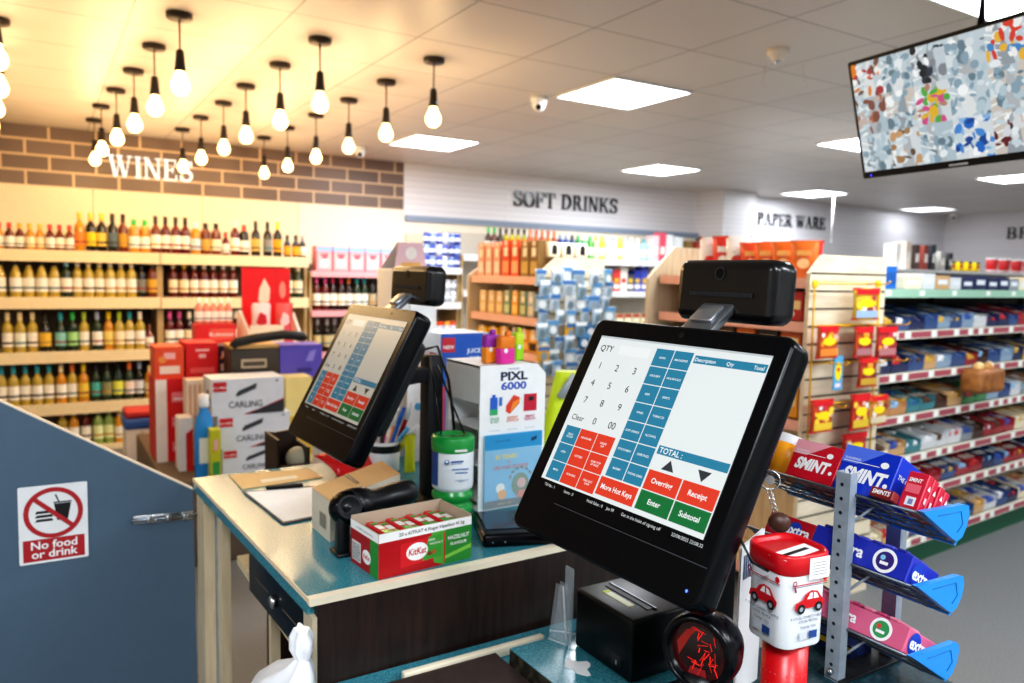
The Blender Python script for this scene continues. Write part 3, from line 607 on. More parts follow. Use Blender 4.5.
for i, y in enumerate(ys):
    c1, c2 = cr[i]
    hh = .20 if i < 3 else .165
    pouch('crisp_bag', '%s crisp bag, %s from the far end of the gondola top shelf' % ('red and white' if i < 3 else 'large orange', ORD[i]), 'crisp bag', fl(BX0+.11, y, BZ[0]+.012, -PI/3), .125, hh, .05, M(c1,.3,spec=.6), M('#c8342a' if i < 3 else '#d8601e',.3), crisp_art(.125, hh, c2, '#f4efe8' if i < 3 else '#f0b060'), 'crisp bags on the gondola top shelf')
for i, y in enumerate([2.95,2.75,2.55,2.38]):
    pouch('crisp_bag', 'red crisp bag standing in the back row, %s from the far end' % ORD[i], 'crisp bag', fl(BX0+.24, y, BZ[0]+.002, -PI/3), .15, .185, .05, M('#c9302c',.3,spec=.6), M('#a8242a',.3), crisp_art(.15,.185,'#e8a040','#f4e8e0'), 'red crisp bags in the back row')
for k, (z, cs) in enumerate(((BZ[1], ['#d8382c','#c82c2c','#e0502c','#d8382c','#c8282c','#b8242a']), (BZ[2], ['#3a2a28','#c8502c','#4a342c','#d8702c','#382a28','#c8602c']), (BZ[3], ['#e0862c','#d8452c','#e0a03a','#d8652c','#e08a2c','#e0a23a']))):
    for i, c in enumerate(cs):
        y = 3.0 - i*.13
        carton('snack_box', '%s snack box, %s from far end on the %s gondola side shelf' % ('red' if k == 0 else ('dark and orange' if k == 1 else 'orange'), ORD[i], ORD[k+1]), 'snack box', V((BX0+.05, y, z+.012)), (0,-1,0), .11, .16, .13, c, lambda g, F: (g.quad(.01,.10,.05,.09,M('#f0d8a0',.5),F), g.disc(.055,.03,.015,M('#f4e8d8',.5),F)), group='snack boxes on the gondola side')
# yellow wire rack with hanging sweets on the slatted end
t = thing('wire_rack', 'yellow wire hanging rack fixed to the slatted gondola end', 'wire rack', (3.12, BY0-.06, 0))
m_yel = M('#e8b400', .35)
yr = BY0-.045
P = lambda a, b, y=yr: onY(a, b, y)
g = G()
lT, rT = P(815,281), P(880,288); lB, rB = P(806,470), P(873,470)
g.tube([lB, lT, V((rT.x, yr, lT.z)), V((rT.x, yr, rB.z))], .0045, m_yel, seg=6)
g.build('outer_frame', t)
RKZ = [lT.z-.01, P(845,325).z, P(840,362).z, P(845,402).z]
for z in RKZ:
    g = G(); g.tube([(lT.x,yr,z),(rT.x,yr,z)], .004, m_yel, seg=6); b = g.build('cross_bar', t)
HX = [P(826,340).x, P(862,340).x, P(884,340).x]
for z in RKZ[1:]:
    for x in HX:
        g = G(); g.tube([(x, yr, z),(x, yr-.11, z+.004),(x, yr-.12, z+.016)], .0032, m_yel, seg=6); g.build('hook', t)
g = G(); g.tube([(HX[1], yr, RKZ[0]),(HX[1], yr-.11, RKZ[0]+.004),(HX[1], yr-.12, RKZ[0]+.016)], .0032, m_yel, seg=6); g.build('hook', t)
for k,px in enumerate((815,878)):
    g = G(); q = P(px, 283); g.bbox(q.x-.014,q.x+.014,yr-.006,yr+.006,q.z-.02,q.z+.012,.003,M('#f2cf1e',.4)); g.build('corner_plate', t)
def sweet_art(w, h, c):
    rq = random.Random(int(w*1e5)+int(h*1e5))
    def f(g, X):
        for k in range(12): g.disc(rq.uniform(-w*.36,w*.36), h*rq.uniform(.14,.78), w*rq.uniform(.06,.12), M(rq.choice(['#f0a030','#e8e0d8','#c83a50','#f4d040','#8a2a30','#f4b8a0']),.35), X, .0001+.00001*k, 9)
        g.disc(0, h*.52, w*.30, M('#f4d81e',.35), X, .0004, 14, h*.13); g.quad(-w*.4,w*.4,h*.08,h*.3,M(c,.35),X,.0003); g.quad(-w*.42,w*.42,h*.8,h*.97,M('#d8202a',.35),X,.0003)
    return f
def sweets(px, py, hpx, n, c, lab, body='#c8402c', wpx=24):
    yb = yr-.03
    for i in range(n):
        y = yb - i*.026
        top = P(px, py-hpx/2, y); bot = P(px, py+hpx/2, y); w = (P(px+wpx*.5, py, y)-P(px-wpx*.5, py, y)).x*1.2; h = top.z-bot.z
        pouch('sweet_bag', lab + ('' if n == 1 else (', %s from front' % ORD[n-1-i])), 'sweet bag', fl(bot.x + i*.002, y, bot.z), w*.8, h, .016, M(body,.25,spec=.6), M('#c81e28',.3), sweet_art(w*.8, h, c), 'sweet bags hanging on the yellow rack')
sweets(865,304,32,1,'#9db8d8','large red and yellow sweet bag with blue foot on the top right hook','#e0b83a',28)
sweets(826,342,33,3,'#e88a3a','red sweet bag on the upper left hook','#d8602c',22)
sweets(862,342,31,2,'#b0787a','red striped sweet bag on the upper middle hook','#c8502c',20)
sweets(885,342,31,2,'#b8787a','red sweet bag on the upper right hook','#c03a34',22)
sweets(866,372,30,2,'#c8a03a','yellow-centred sweet bag on the middle hook','#b83c2c',20)
sweets(820,416,33,3,'#e8c23a','red and orange sweet bag on the lower left hook','#d8502c',23)
sweets(858,412,36,3,'#d8b83a','red and yellow sweet bag on the lower middle hook','#c83c2c',20)
sweets(876,410,30,2,'#d8c8a8','clear sweet bag with yellow print on lower right hook','#d89a3a',20)
sweets(853,446,26,2,'#e8b83a','red sweet bag on the bottom middle hook above the red mint box','#c8342c',26)
q = P(837,390,yr-.03); q2 = P(837,356,yr-.03)
g = G(); X = frame((q.x-.03,yr-.03,q.z),(1,0,0),(0,0,1)); w, h = .062, q2.z-q.z
g.box(0,w,0,h,-.004,0,M('#5aa6d0',.4),X); g.disc(w/2,h*.55,w*.36,M('#f2d81e',.4),X,.0006,20,h*.28); g.quad(w*.2,w*.8,h*.08,h*.2,M('#e8d8f0',.4),X,.0006); g.disc(w/2,h*.6,w*.16,M('#d8402c',.4),X,.001)
one(g, 'sweet_card', 'tall blue card with yellow oval hanging on the yellow rack left side', 'card')
# gondola C: the long confectionery run beside the slatted end
RLA = math.radians(3.67)
C0 = V((3.42, 2.205, 0)); CX_ = RZ(RLA)
def Cw(u, d, z): p = C0 + CX_ @ V((u, d, 0)); return V((p.x, p.y, z))
CM = T(*C0) @ RZ(RLA)
CL = 2.6
t = thing('confectionery_gondola', 'long confectionery gondola with seven shelves and red price rails beside the slatted end', 'gondola', C0, RLA)
CZ = [1.452, 1.245, 1.035, .82, .605, .41, .15]
m_grn = M('#9cc4ac', .4); m_cr = M('#ded8c8', .45); m_tk = M('#a8505c', .45); m_tw = M('#eef0ea', .45)
g = G(); g.box(0, CL, .42, .45, .0, 1.56, M('#3c3833', .7), CM); g.build('back_panel', t)
g = G(); g.box(0, CL, .02, .42, .0, .10, M('#1f5a40', .5), CM); g.build('plinth', t)
for x in (0, CL/2, CL-.02):
    g = G(); g.box(x, x+.02, .38, .42, .1, 1.56, M('#3a3632', .6), CM); g.build('upright', t)
rnd = random.Random(11)
for k, z in enumerate(CZ):
    g = G(); g.box(0, CL, 0, .42, z-.02, z, M('#cfc9bb', .5) if k else m_grn, CM); s = g.build('shelf', t)
    g = G(); g.box(0, CL, -.014, 0, z-.03, z+.012, m_grn if k == 0 else m_cr, CM)
    u = .0
    while u < CL-.15:
        if k == 0:
            g.quad(u+.02, u+.07, z-.02, z+.006, m_tw, CM @ T(0,-.0148,0) @ RX(PI/2) @ T(0,0,0)); u += rnd.uniform(.25,.4)
        else:
            w = rnd.choice([.06,.1,.18,.2]); g.quad(u+.004, u+w, z-.024, z+.006, m_tk, CM @ T(0,-.0148,0) @ RX(PI/2)); g.quad(u+w+.006, u+w+.05, z-.026, z+.008, m_tw, CM @ T(0,-.0149,0) @ RX(PI/2)); u += w+.06
    g.build('price_rail', s)
NAME = {'n':('navy','#283056'),'b':('blue','#3a5484'),'l':('light blue','#8ba2b8'),'w':('white','#d4d6d8'),'t':('tan','#c9a274'),'y':('yellow','#e2b82a'),'r':('red','#9c2c34'),'o':('orange','#c08a58'),'e':('teal','#3f7f88'),'k':('dark brown','#4a2f26'),'g':('green','#4f9460'),'c':('cream','#e8dcc0'),'p':('purple','#5a3f8a'),'s':('grey','#8f959c')}
ROWS = ['cwtwnnnnsccw', 'nbnblblwnnbr', 'nnbtlbrkblny', 'ooeektgglbws', 'ctewwwskrrrc', 'nbbrrbrrnbrr', 'ctcbyncbtwbn']
for k, row in enumerate(ROWS):
    u = .03 if k else .24; cnt = {}
    for i, ch in enumerate(row*2):
        nm, hx = NAME[ch]; w = rnd.uniform(.115,.16)
        if u + w > CL-.02 or i > 15: break
        z = CZ[k]+.013; dd = .26; lean = 0
        hh = (.06 if k == 0 else .045) + rnd.uniform(0,.02)
        lab = '%s confectionery tray, %s from left on the %s gondola shelf' % (nm, ORD[i], ['top','second','third','fourth','fifth','sixth','bottom'][k])
        X = CM @ T(u, .012, z)
        g = G(); c = M(hx, .4)
        if k == 0:
            g.box(0,w,0,.14,0,.004,c,X); g.box(0,w,0,.14,.004,hh,c,X); o = tag(g.build('confectionery_box'), lab.replace('tray','box'), 'sweet box', 'boxes on the gondola top shelf')
            a = G(); a.quad(w*.15,w*.85,hh*.35,hh*.7,M('#dfe4ea',.5),X @ T(0,-.0008,0) @ RX(PI/2)); a.build('printing', o); u += w+.012; continue
        X = X @ RX(math.radians(9))
        for a, b, e, f in ((0,w,0,.004),(0,w,dd-.004,dd),(0,.004,.004,dd-.004),(w-.004,w,.004,dd-.004)): g.box(a,b,e,f,0,hh*(.7 if e == 0 and f < .01 else 1.25),c,X)
        g.box(.004,w-.004,.004,dd-.004,0,.003,c,X)
        o = tag(g.build('confectionery_tray'), lab, 'sweet tray', 'trays of bars on the gondola')
        sec = rnd.choice(['#e8e8ea','#d8b04a','#c83a3a','#3a58a8','#8fb8d8','#5a3a2c', hx, hx])
        nb = 3
        for j in range(nb):
            a = G(); x0 = .008 + j*(w-.016)/nb
            for q in range(2):
                y0 = .012+q*.12
                a.bbox(x0, x0+(w-.016)/nb-.004, y0, y0+.112, .004, hh*.95+.012*((j+q) % 2), .004, M(sec if (j+i) % 3 else hx,.3), X, 1)
                a.quad(x0+.006, x0+(w-.016)/nb-.01, y0+.03, y0+.075, M('#f0ece0' if sec != '#e8e8ea' else hx,.4), X, hh*.95+.0125+.0005)
            a.build('wrapped_bars', o)
        u += w+.008
# crumpled brown bag hanging from the third rail
q = onY(982, 378, 2.2)
g = G(); g.bbox(q.x-.16,q.x+.10,2.12,2.242,q.z-.075,q.z+.06,.03,noise_mat('brown_scoop',[(.3,'#6e4020'),(.7,'#b9793c')],14,.5),seg=3)
o = one(g, 'bread_basket', 'brown wrapped scoop basket hung on the front of the third gondola rail', 'basket')
g = G()
for i in range(4): g.sphere((q.x-.11+i*.05, 2.17+.02*(i % 2), q.z+.066), .026, M(['#d8b070','#e8d0a0','#b98a4c','#ead8b0'][i],.5))
g.build('rolls', o)
# items on top of gondola C and the low gondola behind it
g = G(); p = Cw(.02,.2,1.56)
p = Cw(.03,.03,CZ[0]+.013)
carton('plastic_basket', 'bright blue plastic basket on the gondola top beside the slatted end', 'basket', p, CX_ @ V((1,0,0)), .16, .14, .11, '#1e6ac0', lambda g, F: [g.quad(.01+.03*i,.03+.03*i,.02,.08,M('#174f94',.5),F) for i in range(5)])
D0 = V((4.6, 3.45, 0)); DM = T(*D0) @ RZ(RLA)
t = thing('display_shelf', 'second gondola behind the confectionery run carrying red tubs and yellow packs', 'gondola', D0, RLA)
g = G(); g.box(0,4.2,.0,.45,0,1.57,M('#bdb6a8',.6),DM); g.build('body', t)
g = G(); g.box(-.01,4.21,-.02,.46,1.57,1.60,m_wrail,DM); g.build('top_shelf', t)
def Dw(px, d=.08): 
    a = D0 + RZ(RLA) @ V((0,d,0)); n = RZ(RLA) @ V((0,1,0)); rr_ = ray(px, 300); s = ((a-EYE).dot(n))/rr_.dot(n); q = EYE + rr_*s; return V((q.x, q.y, 1.601))
for i, (px, c, h, w, nm) in enumerate([(893,'#f0efec',.2,.07,'white'),(903,'#d8c8b8',.22,.08,'beige'),(912,'#4a3a34',.2,.07,'dark brown'),(921,'#8a4038',.2,.07,'maroon'),(929,'#2f343a',.21,.06,'black'),(938,'#b0aca4',.16,.08,'grey'),(946,'#3a3c40',.15,.07,'charcoal')]):
    carton('grocery_carton', '%s carton standing on the rear gondola above the navy boxes' % nm, 'carton', Dw(px), CX_ @ V((1,0,0)), w, .1, h, c, lambda g, F, w=w, h=h: g.quad(.01,w-.01,h*.3,h*.65,M('#e8e4dc' if True else '',.5),F), group='cartons on the rear gondola')
for i in range(4):
    carton('yellow_pack', 'yellow food pack, %s from left on the rear gondola' % ORD[i], 'food pack', Dw(949+i*8.2), CX_ @ V((1,0,0)), .075, .1, .085, '#ecca1e', lambda g, F: (g.quad(.01,.065,.03,.055,M('#c83a2a',.5),F), g.quad(0,.075,.07,.085,M('#3a3a44',.5),F)), group='yellow packs on the rear gondola')
me = None
for i in range(4):
    p = Dw(989+i*12.4)
    g = G(); X = T(p.x, p.y, p.z); g.lathe([(.036,0),(.042,.005),(.05,.118),(.048,.12)], M('#c8262a',.4), X, 20)
    o = tag(g.build('paper_tub'), 'red tub with white lid, %s from left on the rear gondola under letters BR' % ORD[i], 'tub', 'red tubs on the rear gondola')
    g = G(); g.lathe([(.052,.117),(.053,.128),(.047,.133)], m_white, X, 20); g.build('lid', o)
    g = G(); g.lathe([(.0405,.0),(.0445,.022)], m_white, X, 20, caps=False); g.build('base_band', o)
# gondola A: blue hanging packets at its end, drinks and bags on its side
AX0, AX1, AY0, AY1 = 2.78, 3.30, 4.167, 5.1
zt = onY(575,258,AY0).z; zc = onY(541,272,AY0).z
t = thing('snack_gondola', 'wooden gondola with peach price rails and blue hanging packets on its end', 'gondola', (3.05, 4.6, 0))
slat_end(t, AX0, AX1, AY0, 0, zt, (.12, zt-zc), zfirst=zc-.04)
pz = onY(470,254,AY1).z
g = G(); g.prism([(AX0-.02,0),(AX1,0),(AX1,pz+.03),(AX0+.28,pz+.03),(AX0-.02,onY(458,275,AY1).z)], -.02, 0, m_pine, frame((0,AY1+.02,0),(1,0,0),(0,0,1))); g.build('end_panel', t)
g = G(); g.box(AX0+.36, AX0+.38, AY0+.02, AY1, 0, zt, m_pine); g.build('back_panel', t)
AZ = [onX(505,277,AX0).z, onX(505,316,AX0).z, onX(505,350,AX0).z, onX(505,390,AX0).z, .12]
for z in AZ:
    g = G(); g.box(AX0+.02, AX0+.36, AY0+.02, AY1, z-.02, z, m_pine); s = g.build('shelf', t)
    g = G(); g.box(AX0-.005, AX0+.02, AY0+.02, AY1, z-.045, z+.008, M('#f0c0b0',.45)); g.build('price_rail', s)
def arow(z, items, nm, group, h0):
    for i, (px, w, c, c2, hk) in enumerate(items):
        y = onX(px, 300, AX0+.05).y
        carton('drink_bottle_pack', '%s, %s from left on the %s shelf of the peach-railed gondola' % (nm, ORD[i], group), 'pack', V((AX0+.04, y+w/2, z+.009)), (0,-1,0), w, .14, hk, c,
               lambda g, F, w=w, c2=c2, hk=hk: (g.quad(w*.1,w*.9,hk*.08,hk*.42,M(c2,.4),F), g.quad(w*.25,w*.75,hk*.55,hk*.8,M('#f6ead8',.4),F), g.disc(w*.5,hk*.92,w*.2,M('#e8d8c8',.4),F)), group='packs on the %s peach-railed shelf' % group)
arow(AZ[0], [(481.5,.085,'#e8a890','#f4d8c8',.24),(489,.085,'#eab09a','#f4dccc',.24),(497,.085,'#e8a48c','#f4d8c8',.24),(506,.10,'#d84a28','#f0a070',.25),(515,.10,'#e05a30','#f4b088',.25),(525,.10,'#8a6a38','#c8a860',.24),(534,.10,'#7a5c30','#c0a058',.24)], 'tall pack with pale label', 'top', .24)
arow(AZ[1], [(484,.09,'#e4c492','#f0dcb0',.16),(492.5,.09,'#e2be86','#f0d8a8',.16),(500.5,.09,'#dcb87e','#eed4a0',.16),(508,.08,'#7fa088','#c8d8b0',.17),(516,.08,'#e8a83a','#f0d080',.17),(524,.08,'#7f9a80','#c8d0a0',.17),(532,.08,'#a8b8c0','#e0d8c0',.17)], 'yellow or green pack', 'second', .2)
arow(AZ[2], [(484,.12,'#f0c020','#f8dc60',.13),(495,.12,'#eebc20','#f8dc60',.13),(506,.11,'#e8a040','#f0c070',.15),(516,.11,'#28242c','#5a4a48',.15),(526,.11,'#e09a3c','#f0c070',.15),(535,.10,'#e8a848','#40302c',.15)], 'yellow or dark bag', 'third', .2)
arow(AZ[3], [(487,.12,'#c8d03a','#e8e8a0',.16),(500,.12,'#b8a040','#e8d8a0',.16),(516,.12,'#d0b050','#f0e0b0',.16),(532,.12,'#c89a48','#f0e0b0',.16)], 'olive pack', 'fourth', .16)
rnd = random.Random(21)
ri = 0
for j in range(8):
    for i in range(6):
        px = 542 + i*12.6 + (j % 2)*3 + rnd.uniform(-2.5,2.5); py = 277 + j*13.2 + rnd.uniform(-2,2)
        if px > 618: continue
        y = AY0-.03-.03*rnd.random()-.02
        p = onY(px, py, y)
        if p.z < .75: continue
        blue = rnd.choice(['#a9c4de','#c4d6e6','#8fb4d8','#b4c8d4','#d4e0ea','#9cb8c8','#7fa8c8'])
        if (j, i) in ((4,2),(6,0)): blue = '#e8b020'
        if (j, i) in ((4,4),(5,3)): blue = '#2f78b8'
        X = fl(p.x, y, p.z-.05, rnd.uniform(-.3,.3))
        w, h = .1, .105
        o = pouch('hanging_packet', '%s hanging packet, row %s from top, %s from left on slatted end' % ('yellow' if blue == '#e8b020' else ('deep blue' if blue == '#2f78b8' else 'pale blue'), ['one','two','three','four','five','six','seven','eight'][j], ORD[i]), 'packet', X, w, h, .022, M(blue,.2,spec=.7), M('#e8eef2',.4),
              lambda g, X, h=h, w=w, k=(i+j) % 3: (g.quad(-w*.44,w*.44,h*.72,h*.96,M(['#3f74b0','#e8eef4','#5a90c0'][k],.4),X), g.disc(0,h*.38,w*.26,M(['#8a9aa8','#6a7c88','#dfe8ee'][k],.3),X)), 'pale blue packets on the slatted end')
# bottles standing on top of gondola A
for i, px in enumerate((555,569,583)):
    q = onY(px, 255, AY0+.06)
    g = G(); X = T(q.x, AY0+.10, zt+.0005); g.bbox(-.045,.045,-.035,.035,0,.10,.008,M('#f2ead2',.4),X); g.quad(-.022,.022,.02,.075,M('#1c1b1e',.4),X @ T(0,-.0358,0) @ RX(PI/2)); g.disc(0,.07,.018,M('#1c1b1e',.4),X @ T(0,-.0362,0) @ RX(PI/2))
    one(g, 'cream_carton', 'cream carton with black figure, %s from left on top of the blue-packet end' % ORD[i], 'carton', 'cream cartons on the gondola end')
# ------------------------------------------------------------------ counters, gate
CT = .95
def prism_z(g, pts, z0, z1, mat): return g.prism([(p[0], p[1]) for p in pts], z0, z1, mat)
t = thing('counter_gate', 'blue-grey counter gate with sloping top, sign and sliding bolt', 'gate', (0, 2.11, 0))
za, zb_ = onY(0,402,2.1), onY(193,490,2.1)
sl = (zb_.z-za.z)/(zb_.x-za.x); xl = -.55; zl = min(za.z + sl*(xl-za.x), 1.45)
xr = zb_.x; xk = za.x + (zl-za.z)/sl
g = G(); FX = frame((0, 2.1, 0), (1,0,0), (0,0,1))
g.prism([(xl,.02),(xr+.008,.02),(xr,zb_.z),(xk,zl),(xl,zl)], -.022, 0, M('#53697d',.42,var=.04,vs=60), FX); g.build('panel', t)
g = G(); g.prism([(xk,zl),(xr,zb_.z),(xr,zb_.z+.004),(xk,zl+.004)], -.022, 0, M('#e2d6c4',.5), FX); g.build('edge_strip', t)
b0, b1 = onY(133,520,2.1), onY(193,514.5,2.1)
bd = (b1-b0).normalized()
XB_ = frame((b0.x, 2.0995, b0.z), bd, (0,0,1)); L = (b1-b0).length
b = thing('x','','x'); bpy.data.objects.remove(b)
g = G(); g.bbox(0, L, -.011, .011, 0, .003, .001, m_chrome, XB_); bo = g.build('slide_bolt', t)
g = G(); g.tube([(-.004,0,.008),(L+.01,0,.008)], .0045, M('#8c949c',.25,1), XB_, 10); g.tube([(.05,0,.008),(.05,.0,.022)], .003, m_chrome, XB_); g.build('rod', bo)
g = G()
for u in (.03,.075,.115): g = G(); g.bbox(u, u+.012, -.008, .008, .0, .015, .002, m_chrome, XB_); g.build('staple', bo)
s0, s1 = onY(19.5,566,2.1), onY(86.5,480.5,2.1)
SX = frame((s0.x, 2.0985, s0.z), (1,0,-.006), (0,0,1)); sw, sh = s1.x-s0.x, s1.z-s0.z
g = G(); g.loft([rr(0,sw,0,sh,.004,0), rr(0,sw,0,sh,.004,.0012)], M('#eef0f2',.4), SX, False)
sg = tag(g.build('no_food_sign', t), 'white prohibition sign reading No food or drink')
g = G(); sr = M('#b3252d',.4,var=0); bk = ink('#15161a'); e = .0016; cx, cy, R0 = sw*.5, sh*.64, sw*.43
g.quad(sw*.055, sw*.945, sh*.03, sh*.31, sr, SX, e)
g.ring(cx, cy, R0*.83, R0, sr, SX, e+.0006, 48)
for k in range(3): g.poly([(cx-R0*.62, cy-R0*.32+k*R0*.16), (cx-R0*.02, cy-R0*.32+k*R0*.16), (cx-R0*.05, cy-R0*.22+k*R0*.16), (cx-R0*.56, cy-R0*.22+k*R0*.16)], bk, SX, e)
g.poly([(cx+R0*.12,cy-R0*.32),(cx+R0*.48,cy-R0*.32),(cx+R0*.6,cy+R0*.34),(cx+R0*.02,cy+R0*.34)], bk, SX, e)
g.poly([(cx+R0*.0,cy+R0*.36),(cx+R0*.62,cy+R0*.36),(cx+R0*.62,cy+R0*.41),(cx+R0*.0,cy+R0*.41)], bk, SX, e)
g.poly([(cx+R0*.16,cy+R0*.4),(cx+R0*.21,cy+R0*.4),(cx+R0*.1,cy+R0*.72),(cx+R0*.05,cy+R0*.7)], bk, SX, e)
a = math.radians(-43); c_, s_ = math.cos(a), math.sin(a); hw = R0*.085
g.poly([(cx+R0*.9*(-c_)-hw*s_*-1, cy-R0*.9*s_-hw*c_), (cx+R0*.9*c_+hw*s_, cy+R0*.9*s_-hw*c_), (cx+R0*.9*c_-hw*s_, cy+R0*.9*s_+hw*c_), (cx-R0*.9*c_-hw*s_, cy-R0*.9*s_+hw*c_)], sr, SX, e+.0008)
wh = ink('#f4f4f4')
g.text('No food', sw*.5, sh*.185, sw*.19, wh, SX, e+.0008, .022, sx=1.04); g.text('or drink', sw*.5, sh*.07, sw*.19, wh, SX, e+.0008, .022, sx=1.04)
g.build('pictogram', sg)
# back counter
t = thing('till_counter', 'teal-topped shop counter with a dark wood end and pale wood storage below', 'counter', (.85, 1.65, 0))
poly = [(.37,1.240),(1.34,1.262),(1.34,2.12),(.328,2.101)]
g = G(); prism_z(g, poly, CT-.032, CT, m_teal); g.build('worktop', t)
g = G(); g.prism([(.3695,1.2225),(1.34,1.2445),(1.34,1.2622),(.3695,1.2402)], CT-.012, CT+.0006, m_edge); g.prism([(.3682,1.224),(.3700,1.224),(.3282,2.1),(.3262,2.1)], CT-.008, CT+.0012, M('#ead9b8',.35)); g.build('edge_strip', t)
g = G(); g.prism([(.382,1.2235),(1.33,1.2455),(1.33,1.260),(.382,1.238)], 0, CT-.0125, m_dark); g.build('end_panel', t)
g = G(); g.prism([(.374,1.2235),(.382,1.2235),(.382,1.275),(.374,1.275)], 0, CT-.033, M('#cdbfa4',.5)); g.build('corner_strip', t)
g = G(); g.box(.335,.362,2.00,2.095,0,CT-.033,m_pine); g.build('post', t)
g = G(); g.box(.365,.385,1.93,2.09,0,CT-.033,m_pine); g.build('side_board', t)
g = G(); g.box(.363,.366,1.985,2.0,.0,CT-.05,m_steel); g.build('slotted_rail', t)
g = G(); g.box(.40,.85,1.285,1.93,.765,.785,m_pineh); g.build('storage_shelf', t)
g = G(); g.box(.41,.43,1.64,1.66,.0,.764,m_pine); g.build('post', t)
g = G(); g.box(.85,.87,1.285,2.09,0,CT-.033,m_pine); g.build('back_board', t)
g = G(); g.box(1.31,1.33,1.28,2.1,0,CT-.033,m_dark); g.build('end_panel', t)
# cash drawer
DX = T(.395,1.30,.786) @ RZ(math.radians(92.8))
t = thing('cash_drawer', 'black metal cash drawer with chrome lock under the counter', 'cash drawer', (.6,1.48,.786))
Xd = DX @ Matrix.Scale(1,4)
g = G(); g.bbox(0,.40,-.40,-.022,0,.105,.003,m_blackm,DX); g.build('casing', t)
g = G(); g.bbox(.006,.394,-.021,0,.004,.1,.003,m_black,DX)
dr = g.build('drawer_front', t)
g = G(); FD = DX @ RX(-PI/2) @ Matrix.Diagonal((1,-1,-1,1)) if False else DX @ T(0,.0006,0) @ RZ(PI) @ RX(PI/2)
g.quad(-.16,-.06,.05,.0525,M('#b79a7c',.3,.6),FD); g.quad(-.34,-.25,.05,.0525,M('#b79a7c',.3,.6),FD); g.build('slot', dr)
g = G(); g.lathe([(.013,0),(.013,.008),(.009,.012)], m_chrome, FD @ T(-.205,.05,0), 20); g.box(-.0015,.0015,-.006,.006,.012,.0135,M('#55585c',.4),FD @ T(-.205,.05,0)); g.build('lock', dr)
# white carrier bag
t = thing('carrier_bag', 'knotted white plastic carrier bag hanging at the counter corner', 'bag', (.345,1.21,.55))
kx = onX(303,657,.335)
def bagloop(cx, cy, cz, rx, ry, ph, amp, n=28): return [(cx + rx*math.cos(2*PI*k/n)*(1+amp*math.sin(5*2*PI*k/n+ph)), cy + ry*math.sin(2*PI*k/n)*(1+amp*math.sin(4*2*PI*k/n+ph*2)), cz) for k in range(n)]
m_bag = M('#f1f4fa', .35, spec=.6, var=.03)
g = G(); g.loft([bagloop(kx.x,kx.y,kx.z,.009,.012,0,.2), bagloop(kx.x-.002,kx.y+.005,kx.z-.02,.02,.032,.5,.22), bagloop(kx.x-.012,kx.y+.02,kx.z-.05,.035,.075,.9,.15), bagloop(kx.x-.025,kx.y+.045,kx.z-.10,.05,.125,1.2,.10), bagloop(kx.x-.03,kx.y+.05,kx.z-.18,.06,.15,1.5,.07), bagloop(kx.x-.03,kx.y+.05,kx.z-.30,.055,.14,1.9,.06)], m_bag, smooth=True); g.build('body', t)
g = G(); g.loft([bagloop(kx.x,kx.y,kx.z-.003,.010,.012,0,.25), bagloop(kx.x,kx.y+.006,kx.z+.012,.016,.022,.3,.3), bagloop(kx.x+.002,kx.y+.010,kx.z+.028,.016,.027,.8,.28), bagloop(kx.x+.002,kx.y+.012,kx.z+.040,.010,.02,1.2,.25)], m_bag); g.build('knot', t)
# lower counter
t = thing('lower_counter', 'low teal counter strip at the foot of the dark wood end panel', 'counter', (.9,.75,0))
g = G(); g.box(.39,1.05,.1,1.221,.762,.795,m_teal); g.build('worktop', t)
g = G(); g.box(.40,.42,.1,1.215,0,.762,m_dark); g.build('front_panel', t)
g = G(); g.box(1.03,1.048,.1,1.215,0,.762,m_dark); g.build('back_panel', t)
g = G(); g.box(.44,.688,.15,1.150,.7955,.812,m_brown); one(g, 'counter_flap', 'flat dark brown counter flap in front of the cream batten', 'counter flap')
g = G(); g.bbox(.512,.800,1.156,1.170,.7955,.815,.002,m_edge); one(g, 'batten', 'cream wooden batten lying along the back of the brown flap', 'batten')
t = thing('till_worktop', 'raised teal worktop with dark left edge carrying the receipt printer', 'worktop', (1.0,.6,.796))
g = G(); g.prism([(.690,1.104),(.697,.5),(.70,.15),(1.05,.15),(1.05,1.104)], .8385, .840, m_teal); g.build('laminate', t)
g = G(); g.prism([(.690,1.104),(.697,.5),(.70,.15),(1.05,.15),(1.05,1.104)], .7955, .8382, noise_mat('chipped_edge',[(.4,'#1c1a16'),(.6,'#4a4434'),(.75,'#2f5c62')],60,.5)); g.build('core', t)
sc = onZ(578,667,.8405)
g = G(); pts = [(sc.x+.018*math.cos(a)*(1+.35*math.sin(3*a+1))*1.1, sc.y+.026*math.sin(a)*(1+.3*math.cos(4*a))) for a in [2*PI*k/22 for k in range(22)]]
prism_z(g, pts, .8402, .8406, M('#f0f2f4',.6)); one(g, 'paper_scrap', 'torn scrap of white paper on the teal worktop by the printer', 'paper')
t = thing('customer_ledge', 'teal customer ledge painted darker for shade under the gum rack', 'counter', (.93,.5,.841))
g = G(); g.box(.80,1.06,.22,.74,.92,.95,m_teal_shaded); g.build('top', t)
g = G(); g.box(.815,1.045,.235,.725,.841,.919,M('#101214',.5)); g.build('riser', t)
